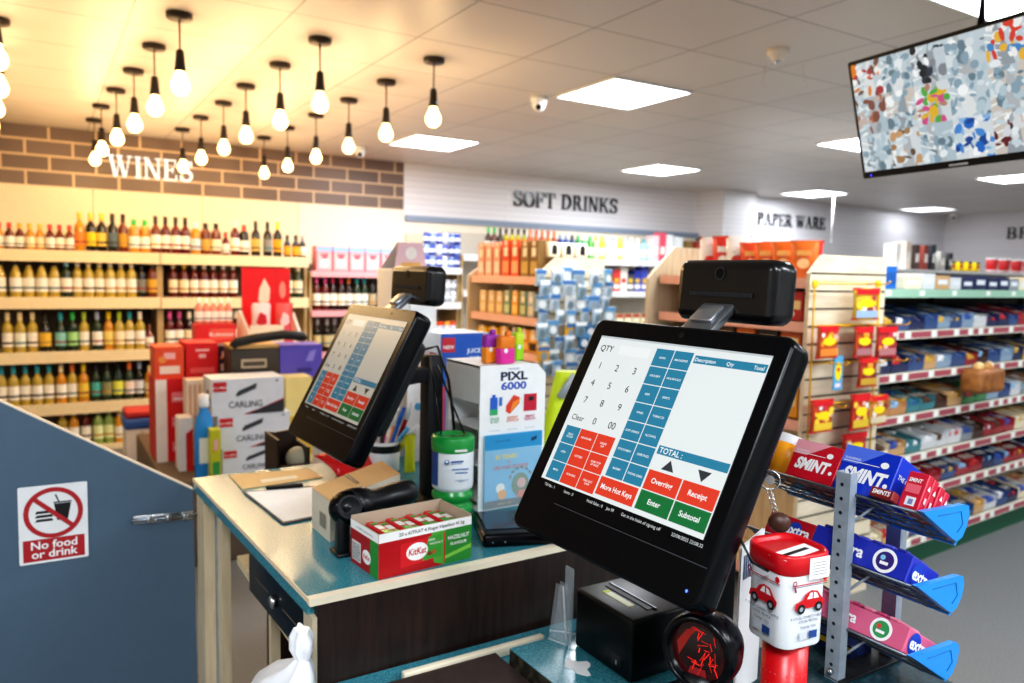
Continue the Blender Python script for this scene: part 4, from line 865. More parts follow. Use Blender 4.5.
# ------------------------------------------------------------------ the two tills
BTN = ['NEWS','MAGAZINES','GROCERY','HOUSEHOLD','BEER','SPIRITS','WINES','TOBACCO','SOFT DRINKS','ALCOHOL','STATIONERY','GREETINGS','BAKERY','PHONE CARD']
def till(c, pole, base, label, main, dw):
    R = V((.045,-.999,0)).normalized(); U = V((.467,.0205,.884)).normalized()
    XS = frame(c, R, U); N = V((XS[0][2], XS[1][2], XS[2][2]))
    t = thing('till', label, 'till', (pole[0], pole[1], base))
    g = G(); slab(g, XS, -.179, .173, -.191, .142, .016, [(.014,-.046),(.004,-.040),(0,-.032),(0,-.004),(.0015,-.0012),(.004,0)], m_blackg); bz = g.build('monitor', t)
    g = G(); slab(g, XS, -.13, .13, -.12, .10, .02, [(.02,-.085),(.006,-.078),(0,-.065),(0,-.044)], m_blackm); g.build('rear_housing', bz)
    g = G(); g.quad(-.105,.17,-.1415,-.1405,M('#40454c',.3),XS,.0006); g.build('seam', bz)
    W, HH = .304, .228; k = 1.0 if main else .55
    em = lambda h, e=1: M(h, .25, emit=.60*k*e, var=0)
    g = G(); r = lambda a, b, c_, d, m, z: g.quad((a-.5)*W, (b-.5)*W, (.5-d)*HH, (.5-c_)*HH, m, XS, z)
    scr = em('#e6ecec' if main else '#d8d4c8')
    r(0,1,0,1,scr,.0012)
    bl, rd, gr, pl = em('#2f86a6'), em('#e0452f'), em('#17773f'), em('#f6f8f8')
    tl = G(); tx = lambda s, u, v, size, m, b=.01, al='CENTER', sx=1: tl.text(s, (u-.5)*W, (.5-v)*HH, size, m, XS, .0019, b, al, sx=sx)
    dk, wt = em('#23282c'), em('#f4f8f8')
    r(.16,.36,.05,.115,em('#eef2f2'),.0014); r(0,1,0,.012,em('#c4ccd0'),.0014)
    tx('QTY',.075,.105,.0135,dk,.005)
    for i, s in enumerate(['1','2','3','4','5','6','7','8','9','Clear','0','00']): tx(s, .078+.119*(i % 3), .228+.12*(i//3), .0145 if i != 9 else .012, dk, .0)
    for j in range(7):
        for i in range(2):
            a = .392+.112*i; y = .037+.1175*j
            r(a+.003,a+.110,y+.003,y+.1145,bl,.0014); tx(BTN[j*2+i], a+.056, y+.066, .0042, wt, .01)
    low = [('LINE & STORE\nDISCOUNT',bl),('PROMO',bl),('VOID',bl),('NEWSPAPER',rd),('LOTTERY',rd),('CARRIER BAG',rd),('ORDER BY\nTELEPHONE',rd),('ONLINE\nORDERS',rd),('PRICE\nCHECK',rd)]
    for j in range(3):
        for i in range(3):
            a = [.024,.13,.25][i]; b = [.13,.25,.37][i]; y = .63+.12*j; m = bl if i == 0 else rd
            r(a+.002,b-.002,y+.002,y+.117,m,.0014); tx(['DEALS\nOF DAY','OPEN','MENU','NEWSPAPER','LOTTERY','SCAN BAG','ORDER\nSLIP','CARD TOP\nUP SALES','PAID OUT\nCASH'][i*3+j], (a+b)/2, y+.06, .0040, wt, .012)
    r(.378,.61,.866,.975,rd,.0016); tx('More Hot Keys',.494,.935,.0098,wt,.018,sx=.95)
    r(.626,.995,.052,.10,bl,.0014); tx('Description',.632,.088,.0072,wt,.01,'LEFT'); tx('Qty',.80,.088,.0072,wt,.01,'LEFT'); tx('Total',.985,.088,.0072,wt,.01,'RIGHT')
    r(.626,.995,.602,.652,bl,.0014); tx('TOTAL :',.637,.643,.0105,wt,.014,'LEFT')
    for u, d in ((.715,1),(.895,-1)):
        g.poly([((u-.5+.034*q[0])*W, (.5-.70+.035*d*q[1])*HH) for q in ((-1,-.8),(1,-.8),(0,.9))][::d], em('#3a3f45'), XS, .0015)
    r(.624,.806,.745,.857,rd,.0014); tx('Overring',.715,.815,.0096,wt,.018); r(.812,.994,.745,.857,rd,.0014); tx('Receipt',.903,.815,.0096,wt,.018)
    r(.624,.806,.863,.972,gr,.0014); tx('Enter',.715,.93,.0096,wt,.018); r(.812,.994,.863,.972,gr,.0014); tx('Subtotal',.903,.93,.0096,wt,.018)
    for i, (u, s) in enumerate(((.08,'Till No : 1'),(.22,'Items : 0'),(.40,'Hold Sales : 0'),(.50,'Jan 99'),(.68,'Get in the habit of signing off'),(.93,'22/08/2025 22:08:32'))): tl.text(s, (u-.5)*W, -.5*HH-.0085, .0058, em('#d8dcdc'), XS, .0009, .004)
    s = g.build('screen', bz); tl.build('screen_lettering', s)
    g = G(); g.disc(.06 if not main else 0, .128, .0045, m_black, XS, .0004, 14); g.build('camera_dot', bz)
    # customer display behind the top edge, seen from the back
    y0, y1 = c.y - .094 - dw, c.y + .086 + dw; x0 = c.x + .122
    XD = frame((x0, 0, c.z + .131), (0,-1,0), (.06,0,1))
    g = G(); slab(g, XD, -y1, -y0, 0, .085, .016, [(.004,-.042),(0,-.034),(0,-.008),(.006,-.001),(.014,0)], M('#0b0c0f',.26,spec=.6,var=0)); cdp = g.build('customer_display', t)
    g = G(); um = -(y0+y1)/2; g.quad(um-.06-dw/2, um+.055+dw/2, .034, .041, M('#030303',.6), XD, .0012)
    for i in range(30): g.box(um-.058+i*.0038, um-.0565+i*.0038, .0345, .0405, .001, .0026, M('#44474c',.35,.5), XD)
    g.build('vent', cdp)
    g = G(); g.disc(um-.005, .066, .0085, m_blackg, XD, .0011, 20); g.ring(um-.005,.066,.0075,.0092,M('#2c2f34',.3),XD,.0014,20); g.build('emblem', cdp)
    ha = V((x0+.004, c.y-.012, c.z+.150)); hb = c + U*.142 - N*.02 - R*.01
    g = G(); XH = frame((ha+hb)/2, (0,-1,0), (ha-hb)); hl = (ha-hb).length/2+.012
    g.bbox(-.028,.028,-hl,hl,-.006,.006,.003,M('#84888e',.3,.8),XH); g.bbox(-.02,.02,-hl*.3,hl*.5,.004,.012,.003,M('#a4a8ae',.28,.8),XH); g.build('hinge', t)
    # post and arm
    px_, py_ = pole[0], pole[1]
    g = G(); g.bbox(px_-.022,px_+.022,py_-.022,py_+.022,base+.008,c.z+.005,.006,m_blackm); p = g.build('post', t)
    g = G(); g.bbox(px_-.055,px_+.055,py_-.055,py_+.055,base,base+.009,.003,m_blackm); g.build('base_plate', t)
    g = G(); a1 = V((px_-.015, py_, c.z-.04)); a2 = c - N*.08; XA = frame((a1+a2)/2, (a2-a1), (0,0,1)); l = (a2-a1).length/2
    g.bbox(-l-.005, l, -.018, .018, -.018, .018, .005, m_blackm, XA); g.build('arm', t)
    if main:
        g = G(); g.disc(.155,-.172,.0016,M('#4060ff',.3,emit=4),XS,.0006,10); g.build('power_light', bz)
    else:
        g = G(); q = V((px_, py_-.03, c.z+.0)); g.tube([q+V((-.04,0,.02)), q+V((-.01,-.02,.03)), q+V((.02,-.02,-.05)), q+V((.035,-.015,-.13)), q+V((.05,0,-.2))], .0035, m_black); g.build('cable', t)
    return XS
XM = till(V((.669,.748,1.309)), (.885,.815), .8405, 'nearest black touchscreen till with blue, red and green sale buttons', True, 0)
X2S = till(V((.571,1.574,1.296)), (.801,1.665), CT, 'second black touchscreen till standing behind, left of the nearest one', False, .012)
# ------------------------------------------------------------------ things on the back counter
def KF(g, F, w=.198, h=.083):
    rd, gn, wh = ink('#b5141c'), ink('#2c8a34'), ink('#f6f4f2')
    g.quad(0,w,0,h*.8,rd,F); g.quad(0,w,h*.8,h,wh,F,.0002); g.quad(w*.7,w,0,h*.8,gn,F,.0003); g.poly([(w*.58,h*.1),(w*.7,0),(w*.72,0),(w*.72,h*.8),(w*.55,h*.8)],ink('#4fa63c'),F,.0002)
    g.poly([(w*.7,h*.12),(w,h*.26),(w,h*.36),(w*.7,h*.2)], ink('#7cc24a'), F, .0005)
    g.poly([(w*.22,h*.14),(w*.66,h*.22),(w*.66,h*.74),(w*.22,h*.68)], ink('#d0202a'), F, .0005)
    g.poly([(w*.45,h*.2),(w*.66,h*.22),(w*.66,h*.74),(w*.52,h*.72)], ink('#3f9a3a'), F, .0006)
    g.disc(w*.395,h*.45,w*.115,wh,F,.0008,28,h*.2); g.text('KitKat', w*.395, h*.385, .0175, ink('#c8141e'), F, .0010, .02, sx=.82, shear=.1)
    g.disc(w*.53,h*.34,w*.03,ink('#7a4420'),F,.0009,14,h*.05); g.disc(w*.575,h*.36,w*.028,ink('#a5642c'),F,.0010,14,h*.05)
    g.text('NEW', w*.55, h*.62, .006, wh, F, .0010, .01); g.text('HAZELNUT', w*.6, h*.53, .0055, wh, F, .0010, .01)
    g.quad(w*.685,w*.7,h*.06,h*.76,ink('#c8241e'),F,.0009)
    g.text('HAZELNUT', w*.85, h*.55, .0105, wh, F, .0010, .02, sx=.9); g.text('FLAVOUR', w*.85, h*.41, .0085, wh, F, .0010, .015)
    g.text('20 x KITKAT 4 Finger Hazelnut 41.5g', w*.56, h*.865, .0092, ink('#2a2a30'), F, .0006, .012)
def KL(g, F, w=.103, h=.083):
    rd, gn, wh = ink('#a5121a'), ink('#2c8a34'), ink('#f6f4f2')
    g.quad(0,w,0,h*.8,rd,F); g.quad(0,w,h*.8,h,wh,F,.0002); g.quad(w*.72,w,0,h*.8,gn,F,.0003); g.quad(w*.06,w*.38,h*.1,h*.55,wh,F,.0003)
    for i in range(11): g.quad(w*(.08+.026*i),w*(.08+.026*i+.012),h*.12,h*.52,ink('#2a2a2a'),F,.0005)
    g.disc(w*.6,h*.34,w*.15,wh,F,.0005,24,h*.16); g.text('KitKat',w*.6,h*.29,.012,ink('#c8141e'),F,.0007,.02,sx=.8)
    g.text('20 x KITKAT 4 Finger Hazelnut 41.5g', w*.52, h*.875, .0042, ink('#2a2a30'), F, .0006, .01)
KD = V((math.cos(.095),math.sin(.095),0)); KN = V((-math.sin(.095),math.cos(.095),0))
k0 = V((.500,1.247,CT)); kw, kd, kh = .198, .112, .083
KM = frame(k0, KD, (0,0,1))
t = thing('chocolate_box', 'open red and green chocolate bar box with white rim on the counter', 'box', k0 + KD*kw/2 + KN*kd/2)
m_kin = M('#b9a892', .7)
g = G()
g.box(0,kw,0,kh,-.0015,0,m_kin,KM); g.box(0,kw,0,kh+.006,-kd,-kd+.0015,m_kin,KM); g.box(0,.0015,0,kh,-kd+.0016,-.0016,m_kin,KM); g.box(kw-.0015,kw,0,kh+.004,-kd+.0016,-.0016,m_kin,KM); g.box(.0016,kw-.0016,0,.0015,-kd+.0016,-.0016,m_kin,KM)
g.build('carton', t)
g = G(); KF(g, KM @ T(0,0,.0005)); KL(g, frame(k0 + KN*kd, -KN, (0,0,1)) @ T(0,0,.0005), kd); g.build('printing', t)
g = G(); mb = [M('#c8202a',.25,var=0), M('#3f9a3a',.25,var=0), M('#e8e4dc',.25,var=0)]
for i in range(9):
    u = .004 + i*.0211
    g = G(); g.bbox(u, u+.0185, .003, .068+.004*(i % 2), -kd+.006, -.006, .003, mb[0], KM, 1)
    o = tag(g.build('chocolate_bar'), 'red and green wrapped chocolate bar, %s from left inside the open box' % ORD[i], 'chocolate bar', 'chocolate bars in the open box')
    a = G(); XT_ = KM @ T(0,.0686+.004*(i % 2),0) @ RX(-PI/2)
    a.quad(u+.002,u+.017,.012,.045,mb[1],XT_,.0006); a.quad(u+.003,u+.016,.05,.075,mb[2],XT_,.0006); a.quad(u+.002,u+.017,.08,.09,mb[1],XT_,.0006); a.build('wrapper_print', o)
# cardboard box
z1 = 1.035
q = [onZ(*p, z1) for p in ((312,488),(330,501.5),(400,474),(382,461))]
g = G(); prism_z(g, [q[0], q[1], q[2], q[3]], CT, z1, M('#d8cbb8',.6)); o = one(g, 'cardboard_box', 'closed cardboard box with tan top behind the chocolate box', 'box')
g = G(); prism_z(g, [q[0], q[1], q[2], q[3]], z1+.0002, z1+.0012, M('#c9a06a',.55)); a_, b_ = q[0].lerp(q[3],.42), q[1].lerp(q[2],.42); c_, d_ = q[0].lerp(q[3],.47), q[1].lerp(q[2],.47); prism_z(g, [a_, b_.lerp(a_,.3), d_.lerp(c_,.3), c_], z1+.0012, z1+.002, ink('#2a1c10')); g.build('lid', o)
g = G(); dq = (q[1]-q[0]); g.quad(.05,.8*dq.length,.02,.05,M('#8f8678',.6),frame(q[0]-V((0,0,z1-CT)),dq,(0,0,1)),.001); g.build('printing', o)
# handheld scanner
t = thing('barcode_scanner', 'black handheld barcode scanner leaning on the cardboard box', 'scanner', (.49,1.41,CT))
h0, h1 = dep(350,507,1.50), dep(412,491,1.60)
ax = (h1-h0).normalized()
g = G(); pts = [h0, h0.lerp(h1,.2), h0.lerp(h1,.35), h0.lerp(h1,.6), h0.lerp(h1,.85), h0.lerp(h1,1.0), h1+ax*.012]
g.tube(pts, [.036,.035,.024,.026,.028,.022,.008], m_black, seg=18); g.build('grip', t)
g = G(); XH = frame(h0, ax.cross(V((0,0,1))), V((0,0,1))); g.sphere((0,0,0), .041, m_blackg, XH, 20, 14, (.9,.85,1.05)); hd = g.build('head', t)
fn = (EYE-h0).normalized(); g = G(); XF = T(*(h0+fn*.037)) @ fn.to_track_quat('Z','Y').to_matrix().to_4x4(); g.lathe([(.024,-.006),(.024,.0),(.019,.003),(.018,.0)], m_blackm, XF, 24); g.build('bezel', hd)
f0 = V((h0.x-.02, h0.y-.012, CT)); g = G(); g.bbox(f0.x-.012,f0.x+.012,f0.y-.014,f0.y+.014,CT,h0.z-.01,.004,m_black); g.bbox(f0.x-.016,f0.x+.03,f0.y-.02,f0.y+.03,CT,CT+.008,.003,m_black); g.build('stand', t)
# envelope, clipboard
zz = CT+.001
def sheet(pts, z0, z1, mat): g = G(); prism_z(g, [onZ(a, b, CT) for a, b in pts], z0, z1, mat); return g
o = one(sheet([(242,490),(323,478),(308,469.5),(229,476)], CT+.0004, CT+.003, M('#d9b57c',.6)), 'envelope', 'brown paper envelope lying at the far left of the counter top', 'envelope')
sheet([(262,484),(298,479),(296,476.5),(260,481)], CT+.0031, CT+.0036, M('#e8dcc4',.6)).build('window', o)
o = one(sheet([(283,525),(319,518),(313,487),(243,493)], CT+.0004, CT+.004, M('#3a3f46',.5)), 'clipboard', 'clipboard holding a white sheet on the counter before the envelope', 'clipboard')
sheet([(283.5,523.5),(318,517),(312.5,489),(246,494)], CT+.0041, CT+.005, m_paper).build('paper_sheet', o)
a, b = onZ(266,491,CT), onZ(303,488,CT)
g = G(); g.bbox(0,(b-a).length,-.006,.006,.004,.012,.002,m_blackm,frame((a.x,a.y,CT+.001),(b-a),(0,1,0))); g.build('clip', o)
# red sweet packet
p0 = onZ(350,475,CT)
pouch('sweet_packet', 'shiny red sweet packet lying on the counter under the second till', 'sweet packet', T(p0.x+.012,p0.y+.02,CT+.030) @ RZ(.3) @ RX(.35) @ T(0,-.05,0), .16, .11, .05, M('#e0141e',.2,spec=.7), M('#a8101a',.25), lambda g, X: (g.disc(-.035,.05,.02,M('#2c4aa8',.3),X), g.quad(-.01,.05,.04,.07,M('#f0d8d0',.3),X), g.disc(.05,.03,.012,M('#2c8a5a',.3),X)))
# mug of pens
mc = onZ(387,472,CT); mx, my = mc.x, mc.y+.02
t = thing('pen_mug', 'white mug with black band holding pens behind the second till', 'mug', (mx,my,CT))
g = G(); X = T(mx,my,CT); g.lathe([(.036,0),(.041,.003),(.043,.085),(.0405,.085),(.039,.006),(0,.006)], m_white, X, 28, caps=False); g.build('cup', t)
g = G(); g.lathe([(.0432,.056),(.0437,.076)], m_black, X, 28, caps=False); g.build('band', t)
rnd = random.Random(4)
for i, (c, px, py, cn) in enumerate([('#2f6fd0',404,408,'blue'),('#e8862c',398,412,'orange'),('#5fb8e8',408,428,'sky blue'),('#c8182a',412,404,'red'),('#f0e8e0',392,415,'white'),('#e8d83a',417,425,'yellow'),('#2a2a30',382,420,'black'),('#d83a8a',388,418,'pink')]):
    top = dep(px, py, (V((mx,my,CT))-EYE).dot(FW)-.01); bx, by = mx+rnd.uniform(-.022,.022), my+rnd.uniform(-.022,.022)
    b = V((bx,by,CT+.012)); g = G(); g.tube([b, b.lerp(top,.97), top], [.006,.006,.004], M(c,.3), seg=8)
    o = one(g, 'pen', '%s pen standing in the white mug' % cn, 'pen', None)
    e_ = b.lerp(top,.75); g = G(); g.tube([e_, top+(top-b)*.01], [.0068,.0062], M('#e8e8e8' if i % 2 else c,.3), seg=8); g.build('pen_cap', o)
# yellow highlighter shapes right of mug
p0 = onZ(414,474,CT); pouch('lime_packet', 'lime yellow packet standing right of the pen mug', 'packet', fl(p0.x-.004,p0.y+.02,CT+.001), .032, .105, .016, M('#d8d820',.3), M('#c0c018',.3))
# green charity bottle
gx, gy = .792, 1.53; X = T(gx,gy,CT)
t = thing('collection_bottle', 'green-lidded charity collection bottle with white and blue label', 'collection tin', (gx,gy,CT))
m_gr = M('#1f9a44',.25,spec=.6)
g = G(); g.lathe([(0,0),(.040,0),(.047,.008),(.048,.018),(.044,.026),(.036,.030),(.044,.036),(.048,.044),(.047,.052),(.040,.058),(.040,.062)], m_gr, X, 36, caps=False); g.build('base', t)
g = G(); g.lathe([(.040,.058),(.0465,.064),(.0475,.07),(.0475,.150),(.045,.155)], M('#e9eef2',.3), X, 36, caps=False); bd_ = g.build('body', t)
g = G(); bl = ink('#1c4f9a'); lv = []
dirc = math.atan2(-gy,-gx)
def arc(g, a0, a1, z0, z1, r, m, n=14):
    vs = []; 
    for k in range(n+1): a = dirc+a0+(a1-a0)*k/n; vs += [(r*math.cos(a), r*math.sin(a), z0), (r*math.cos(a), r*math.sin(a), z1)]
    g.add(vs, [(2*k,2*k+2,2*k+3,2*k+1) for k in range(n)], m, X, True)
arc(g, -1.5, -.75, .072, .148, .0479, bl)
XL_ = X @ RZ(dirc+.25) @ T(.0482,0,0) @ RZ(PI/2) @ RX(PI/2)
g.quad(-.016,.012,.129,.1325,bl,XL_,.0006); g.quad(-.016,.008,.1255,.127,ink('#7a9ac8'),XL_,.0006); g.disc(-.026,.131,.0055,bl,XL_,.0006,16); g.disc(-.026,.1325,.003,ink('#e9eef2'),XL_,.0010,12)
[g.quad(a,b,z,z+h_,ink(c),XL_,.0006) for a,b,z,h_,c in ((-.014,.024,.112,.0028,'#5a80b8'),(-.006,.022,.104,.0028,'#5a80b8'),(-.006,.024,.088,.0014,'#9ab0cc'),(.0,.014,.085,.0014,'#9ab0cc'))]; g.build('label', bd_)
g = G(); g.lathe([(.0485,.148),(.0495,.152),(.0495,.178),(.046,.183),(.030,.184),(.028,.181),(0,.181)], m_gr, X, 36, caps=False); ld = g.build('lid', t)
g = G(); XL2 = X @ RZ(dirc+.25) @ T(.0498,0,0) @ RZ(PI/2) @ RX(PI/2); g.quad(-.008,.02,.153,.158,m_white,XL2,.0004); g.build('seal', ld)
g = G(); hp = V((gx+.0,gy+.0,CT+.182)); pt = V((.80,1.64,1.30)); g.tube([hp+V((-.026,.01,0)), pt+V((-.02,-.01,.0))], .0022, m_black); g.tube([hp+V((.026,-.005,0)), pt+V((-.005,-.015,-.02))], .0022, m_black); g.build('cord', t)
# phone dock
t = thing('card_terminal', 'flat black wireless card terminal base on the counter edge', 'card terminal', (.80,1.34,CT))
q = [onZ(*p, CT) for p in ((483,549),(538,546),(545,520),(478,522))]
XC = frame(q[0], q[1]-q[0], (0,0,1)); w = (q[1]-q[0]).length; 
g = G(); g.bbox(0,w+.05,0,.028,-.16,0,.008,m_blackg,XC,3); b = g.build('body', t)
g = G(); g.box(.012,w+.03,.028,.03,-.145,-.03,M('#1c2430',.08,spec=.8),XC); g.build('glass_top', b)
g = G(); g.disc(.02,.012,.0018,m_chrome,XC,.0008,10); g.disc(.045,.012,.0018,m_chrome,XC,.0008,10); g.build('indicator_lights', b)
# vape display stand
vx0, vy0, vx1 = .847, 1.507, 1.026; vz = onY(505,365,vy0).z; vyb = 1.674
t = thing('vape_stand', 'white card vape display stand with a blue leaflet in its front pocket', 'display stand', ((vx0+vx1)/2, 1.59, CT))
g = G(); FV = frame((vx0,vy0,CT), (1,0,0), (0,0,1)); vw, vh = vx1-vx0, vz-CT
g.prism([(0,0),(vw,0),(vw,vh*.93),(vw*.86,vh),(0,vh)], -.004, 0, m_white, FV); fp = g.build('front_panel', t)
g = G(); g.box(vx0,vx0+.004,vy0+.004,vyb,CT+vh*.74,vz,m_white); g.box(vx0,vx1-.03,vy0+.004,vyb,vz-.005,vz-.001,m_white); g.box(vx0,vx1,vyb,vyb+.004,CT,vz,m_white); g.box(vx0,vx0+.004,vyb-.012,vyb,CT,CT+vh*.74,m_white); g.box(vx1-.004,vx1,vy0+.004,vyb,CT,CT+vh*.9,m_white); g.box(vx0,vx1,vy0+.004,vyb,CT,CT+.004,m_white); g.build('casing', t)
for j in range(3):
    g = G(); z = CT+.02+j*.085; g.box(vx0+.006,vx1-.006,vy0+.008,vyb-.004,z-.003,z,m_white); g.build('tier', t)
g = G(); nv = ink('#16204a'); F = FV @ T(0,0,.0006)
g.text('PIXL', vw*.5, vh*.895, .027, nv, F, 0, .035, sx=1.4); g.text('6000', vw*.5, vh*.83, .024, ink('#2a55b8'), F, 0, .03, sx=1.45); g.text('THE SMART', vw*.5, vh*.965, .006, ink('#5a7ab0'), F)
for i, (c, tt, tc) in enumerate((('#2a62c8','CLICK\n& GO','#3a9a5a'),('#e0452a','BOOST\nSWITCH','#e0702a'),('#c8203a','SMART\nDISPLAY','#c8286a'))):
    u = vw*(.22+.27*i)
    if i == 0: g.bbox(u-.013,u+.007,vh*.66,vh*.78,0,.0008,.0003,M('#2a62c8',.4),F,1); g.quad(u-.013,u+.007,vh*.66,vh*.70,M('#35b06a',.4),F,.0012); g.quad(u-.008,u+.001,vh*.78,vh*.80,M('#2a62c8',.4),F,.0008); g.quad(u+.011,u+.019,vh*.72,vh*.78,M('#2f72c8',.4),F,.0008)
    if i == 1: g.poly([(u-.019,vh*.68),(u-.008,vh*.66),(u+.018,vh*.73),(u+.019,vh*.77),(u+.002,vh*.79),(u-.018,vh*.72)], M(c,.4), F, .0006); g.poly([(u-.008,vh*.67),(u+.018,vh*.74),(u+.018,vh*.76),(u,vh*.74)], M('#f0902a',.4), F, .0009)
    if i == 2: g.quad(u-.018,u+.018,vh*.67,vh*.79,M(c,.4),F,.0006); g.quad(u-.005,u+.009,vh*.74,vh*.77,ink('#1a1a20'),F,.0010)
    g.text(tt, u, vh*.625, .0088, ink(tc), F, .0006, .008, ls=.8); g.quad(u-.014,u+.014,vh*.55,vh*.552,ink('#8a8a92'),F,.0006)
g.build('printing', fp)
g = G(); lw, lh = .156, .172; LX = FV @ T(.012,.006,.003); g.box(0,lw,0,lh,0,.004,M('#49b4e0',.3),LX); lf = one(g, 'leaflet', 'blue illustrated leaflet in the front pocket of the white vape stand', 'leaflet')
g = G(); Fq = LX @ T(0,0,.0046)
g.quad(0,lw,lh*.8,lh*.995,M('#2f96cc',.3,var=0),Fq); g.quad(0,lw,0,lh*.1,ink('#16303a'),Fq,.0002); g.text('30 YEARS', lw*.36, lh*.66, .0145, ink('#f0d82a'), Fq, .0004, .025); g.text('OF', lw*.42, lh*.595, .007, ink('#e04a7a'), Fq, .0004, .02); g.text('UPS AND DOWNS', lw*.45, lh*.52, .0115, ink('#c8303a'), Fq, .0004, .02)
g.text('Collector leaflet', lw*.3, lh*.9, .006, ink('#1a5a8a'), Fq, .0004); g.poly([(lw*.8,lh*.86),(lw*.9,lh*.89),(lw*.9,lh*.94),(lw*.8,lh*.91)], ink('#16406a'), Fq, .0004)
g.disc(lw*.62,lh*.28,.024,M('#2a6a3a',.4),Fq,.0004,20,.028); g.disc(lw*.64,lh*.3,.012,M('#d8a09a',.4),Fq,.0006,16); 
for k in range(6): a = .4+k*.45; g.ring(lw*.62,lh*.34,.028,.033,M('#1f4a3a',.4),Fq,.0005+.0001*k,8,a,a+.3)
g.disc(lw*.27,lh*.26,.012,M('#f4f4ee',.4),Fq,.0005,14); g.disc(lw*.3,lh*.17,.012,M('#e8a02a',.4),Fq,.0006,14); g.disc(lw*.92,lh*.38,.012,M('#e0609a',.4),Fq,.0005,14,.02); g.poly([(lw*.55,lh*.1),(lw*.8,lh*.1),(lw*.76,lh*.2),(lw*.6,lh*.2)],M('#d05a2a',.4),Fq,.0007); g.text('Free gift inside', lw*.35, lh*.035, .006, ink('#d8c83a'), Fq, .0004); g.build('cover_print', lf)
g = G(); g.box(-.003,lw+.003,-.003,lh*.8,0,.0012,M('#f4fbff',.05,alpha=.16),LX @ T(0,0,.0085)); g.build('clear_pocket', t)
def vape(px, pyt, pyb, c1, c2, lab, wv, y):
    b_, tp = onY(px, pyb, y), onY(px+2, pyt, y); t = thing('vape', lab, 'vape', (b_.x,y,vz-.0008)); X = T(b_.x,y,vz-.0008) @ RZ(.2); hh = tp.z-vz
    g = G(); g.bbox(-wv/2,wv/2,-.012,.012,0,hh*.5,.006,M(c1,.3),X,3); g.bbox(-wv/2,wv/2,-.012,.012,hh*.45,hh*.86,.007,M(c2,.3),X,3); g.build('body', t)
    g = G(); g.bbox(wv*.0,wv*.32,-.006,.006,hh*.84,hh,.003,M(c2,.3),X); g.build('mouthpiece', t)
    g = G(); g.disc(-wv*.2,hh*.42,.006,m_white,X @ T(0,-.0125,0) @ RX(PI/2),0,16); g.build('badge', t)
vape(490,329,363,'#f0922a','#a03aa8','purple and orange vape on the white stand, left of three',.042,1.56)
vape(505,331,365,'#e03aa0','#f0862a','orange and pink vape on the white stand, middle of three',.046,1.535)
vape(517,327,365,'#9adc2a','#c8e83a','lime green vape on the white stand, right of three',.026,1.585)
# blue vape box behind
jy = 1.93; j0, j1 = onY(440,395,jy), onY(488,395,jy); jz = onY(441,334,jy).z
t = carton('vape_carton', 'blue and white vape carton with red NEW flash behind the white stand', 'carton', V((j0.x,jy,CT)), (1,0,0), j1.x-j0.x, .17, jz-CT, '#f0f2f6',
  lambda g, F, w=j1.x-j0.x, h=jz-CT: (g.quad(0,w,0,h,M('#1f58b8',.4),F), g.quad(0,w,0,h*.72,M('#2a6ac8',.4),F,.0003), g.quad(.004,.045,h*.86,h*.97,ink('#c82a3a'),F,.0005), g.text('NEW',.0245,h*.885,.015,ink('#f4f4f4'),F,.0008,.02), g.text('JUICE',w*.68,h*.85,.018,ink('#e8eef8'),F,.0006,.02), g.text('BAR',w*.70,h*.79,.018,ink('#e8eef8'),F,.0006,.02), [g.quad(.006+.0148*i,.015+.0148*i,.02,h*.6,M(['#c8405a','#3aa0c8','#8a4ab8','#e0902a','#3ab07a','#d84a8a','#4a6ad8','#e8b82a'][i],.4),F,.0006) for i in range(8)]),
  lambda g, F, h=jz-CT: (g.quad(.02,.15,h*.1,h*.6,M('#c8a090',.5),F), g.quad(.02,.15,h*.66,h*.85,M('#c02a4a',.5),F)))
# lime hi-vis bag
b0 = onY(558,432,1.80)
t = thing('lime_bag', 'bright lime bag with grey strap right of the white vape stand', 'bag', (b0.x+.01,1.8,CT))
g = G(); X = fl(b0.x+.01,1.80,CT+.001); loops = []
for j in range(8): v = j/7; loops.append([((.075-.04*v)*math.cos(2*PI*k/20)+.03*(v-.5), v*(onY(558,372,1.8).z-CT), .05*(1-.5*v)*math.sin(2*PI*k/20)) for k in range(20)])
g.loft(loops, M('#d4e81e',.5), X); g.build('body', t)
g = G(); g.tube([(-.03,.20,.035),(0,.26,.05),(.04,.2,.045),(.06,.12,.05)], .012, M('#aeb4b8',.5), X); g.build('strap', t)
g = G(); g.quad(-.05,.06,.02,.07,M('#c82a6a',.5),X,.052); g.build('patch', t)
# tent cards and white stand behind the second till
wy = 3.0; a, b = onY(399,300,wy), onY(437,300,wy); wz = onY(410,269,wy).z
g = G(); g.bbox(a.x,b.x,wy,wy+.25,0,wz,.006,m_white); one(g, 'display_plinth', 'plain white display plinth behind the second till', 'plinth')
zt_ = onY(412,243,wy+.06).z
g = G(); X = frame((a.x+.0,wy+.05,wz+.0005),(1,0,0),(0,0,1)); w = (b.x-a.x)*.85; hh = zt_-wz
g.prism([(0,0),(w,0),(w*.85,hh),(w*.12,hh)],-.004,0,M('#efc6cc',.5),X); g.add([(w,0,0),(w*1.25,0,-.16),(w*.9,hh,-.02),(w*.85,hh,0)],[(0,1,2,3)],m_white,X); g.add([(0,0,-.16),(w*1.25,0,-.16),(w*.9,hh,-.02),(w*.12,hh,-.02)],[(3,2,1,0)],m_white,X)
o = one(g, 'tent_card', 'pink and white tent card standing on the white plinth', 'tent card')
g = G(); g.disc(w*.5,hh*.6,w*.18,M('#fbeee8',.5),X,.001); g.quad(w*.2,w*.8,hh*.08,hh*.25,M('#e8b060',.5),X,.001); g.build('printing', o)
wy2 = 2.0; a, b = onY(407,330,wy2), onY(436,330,wy2)
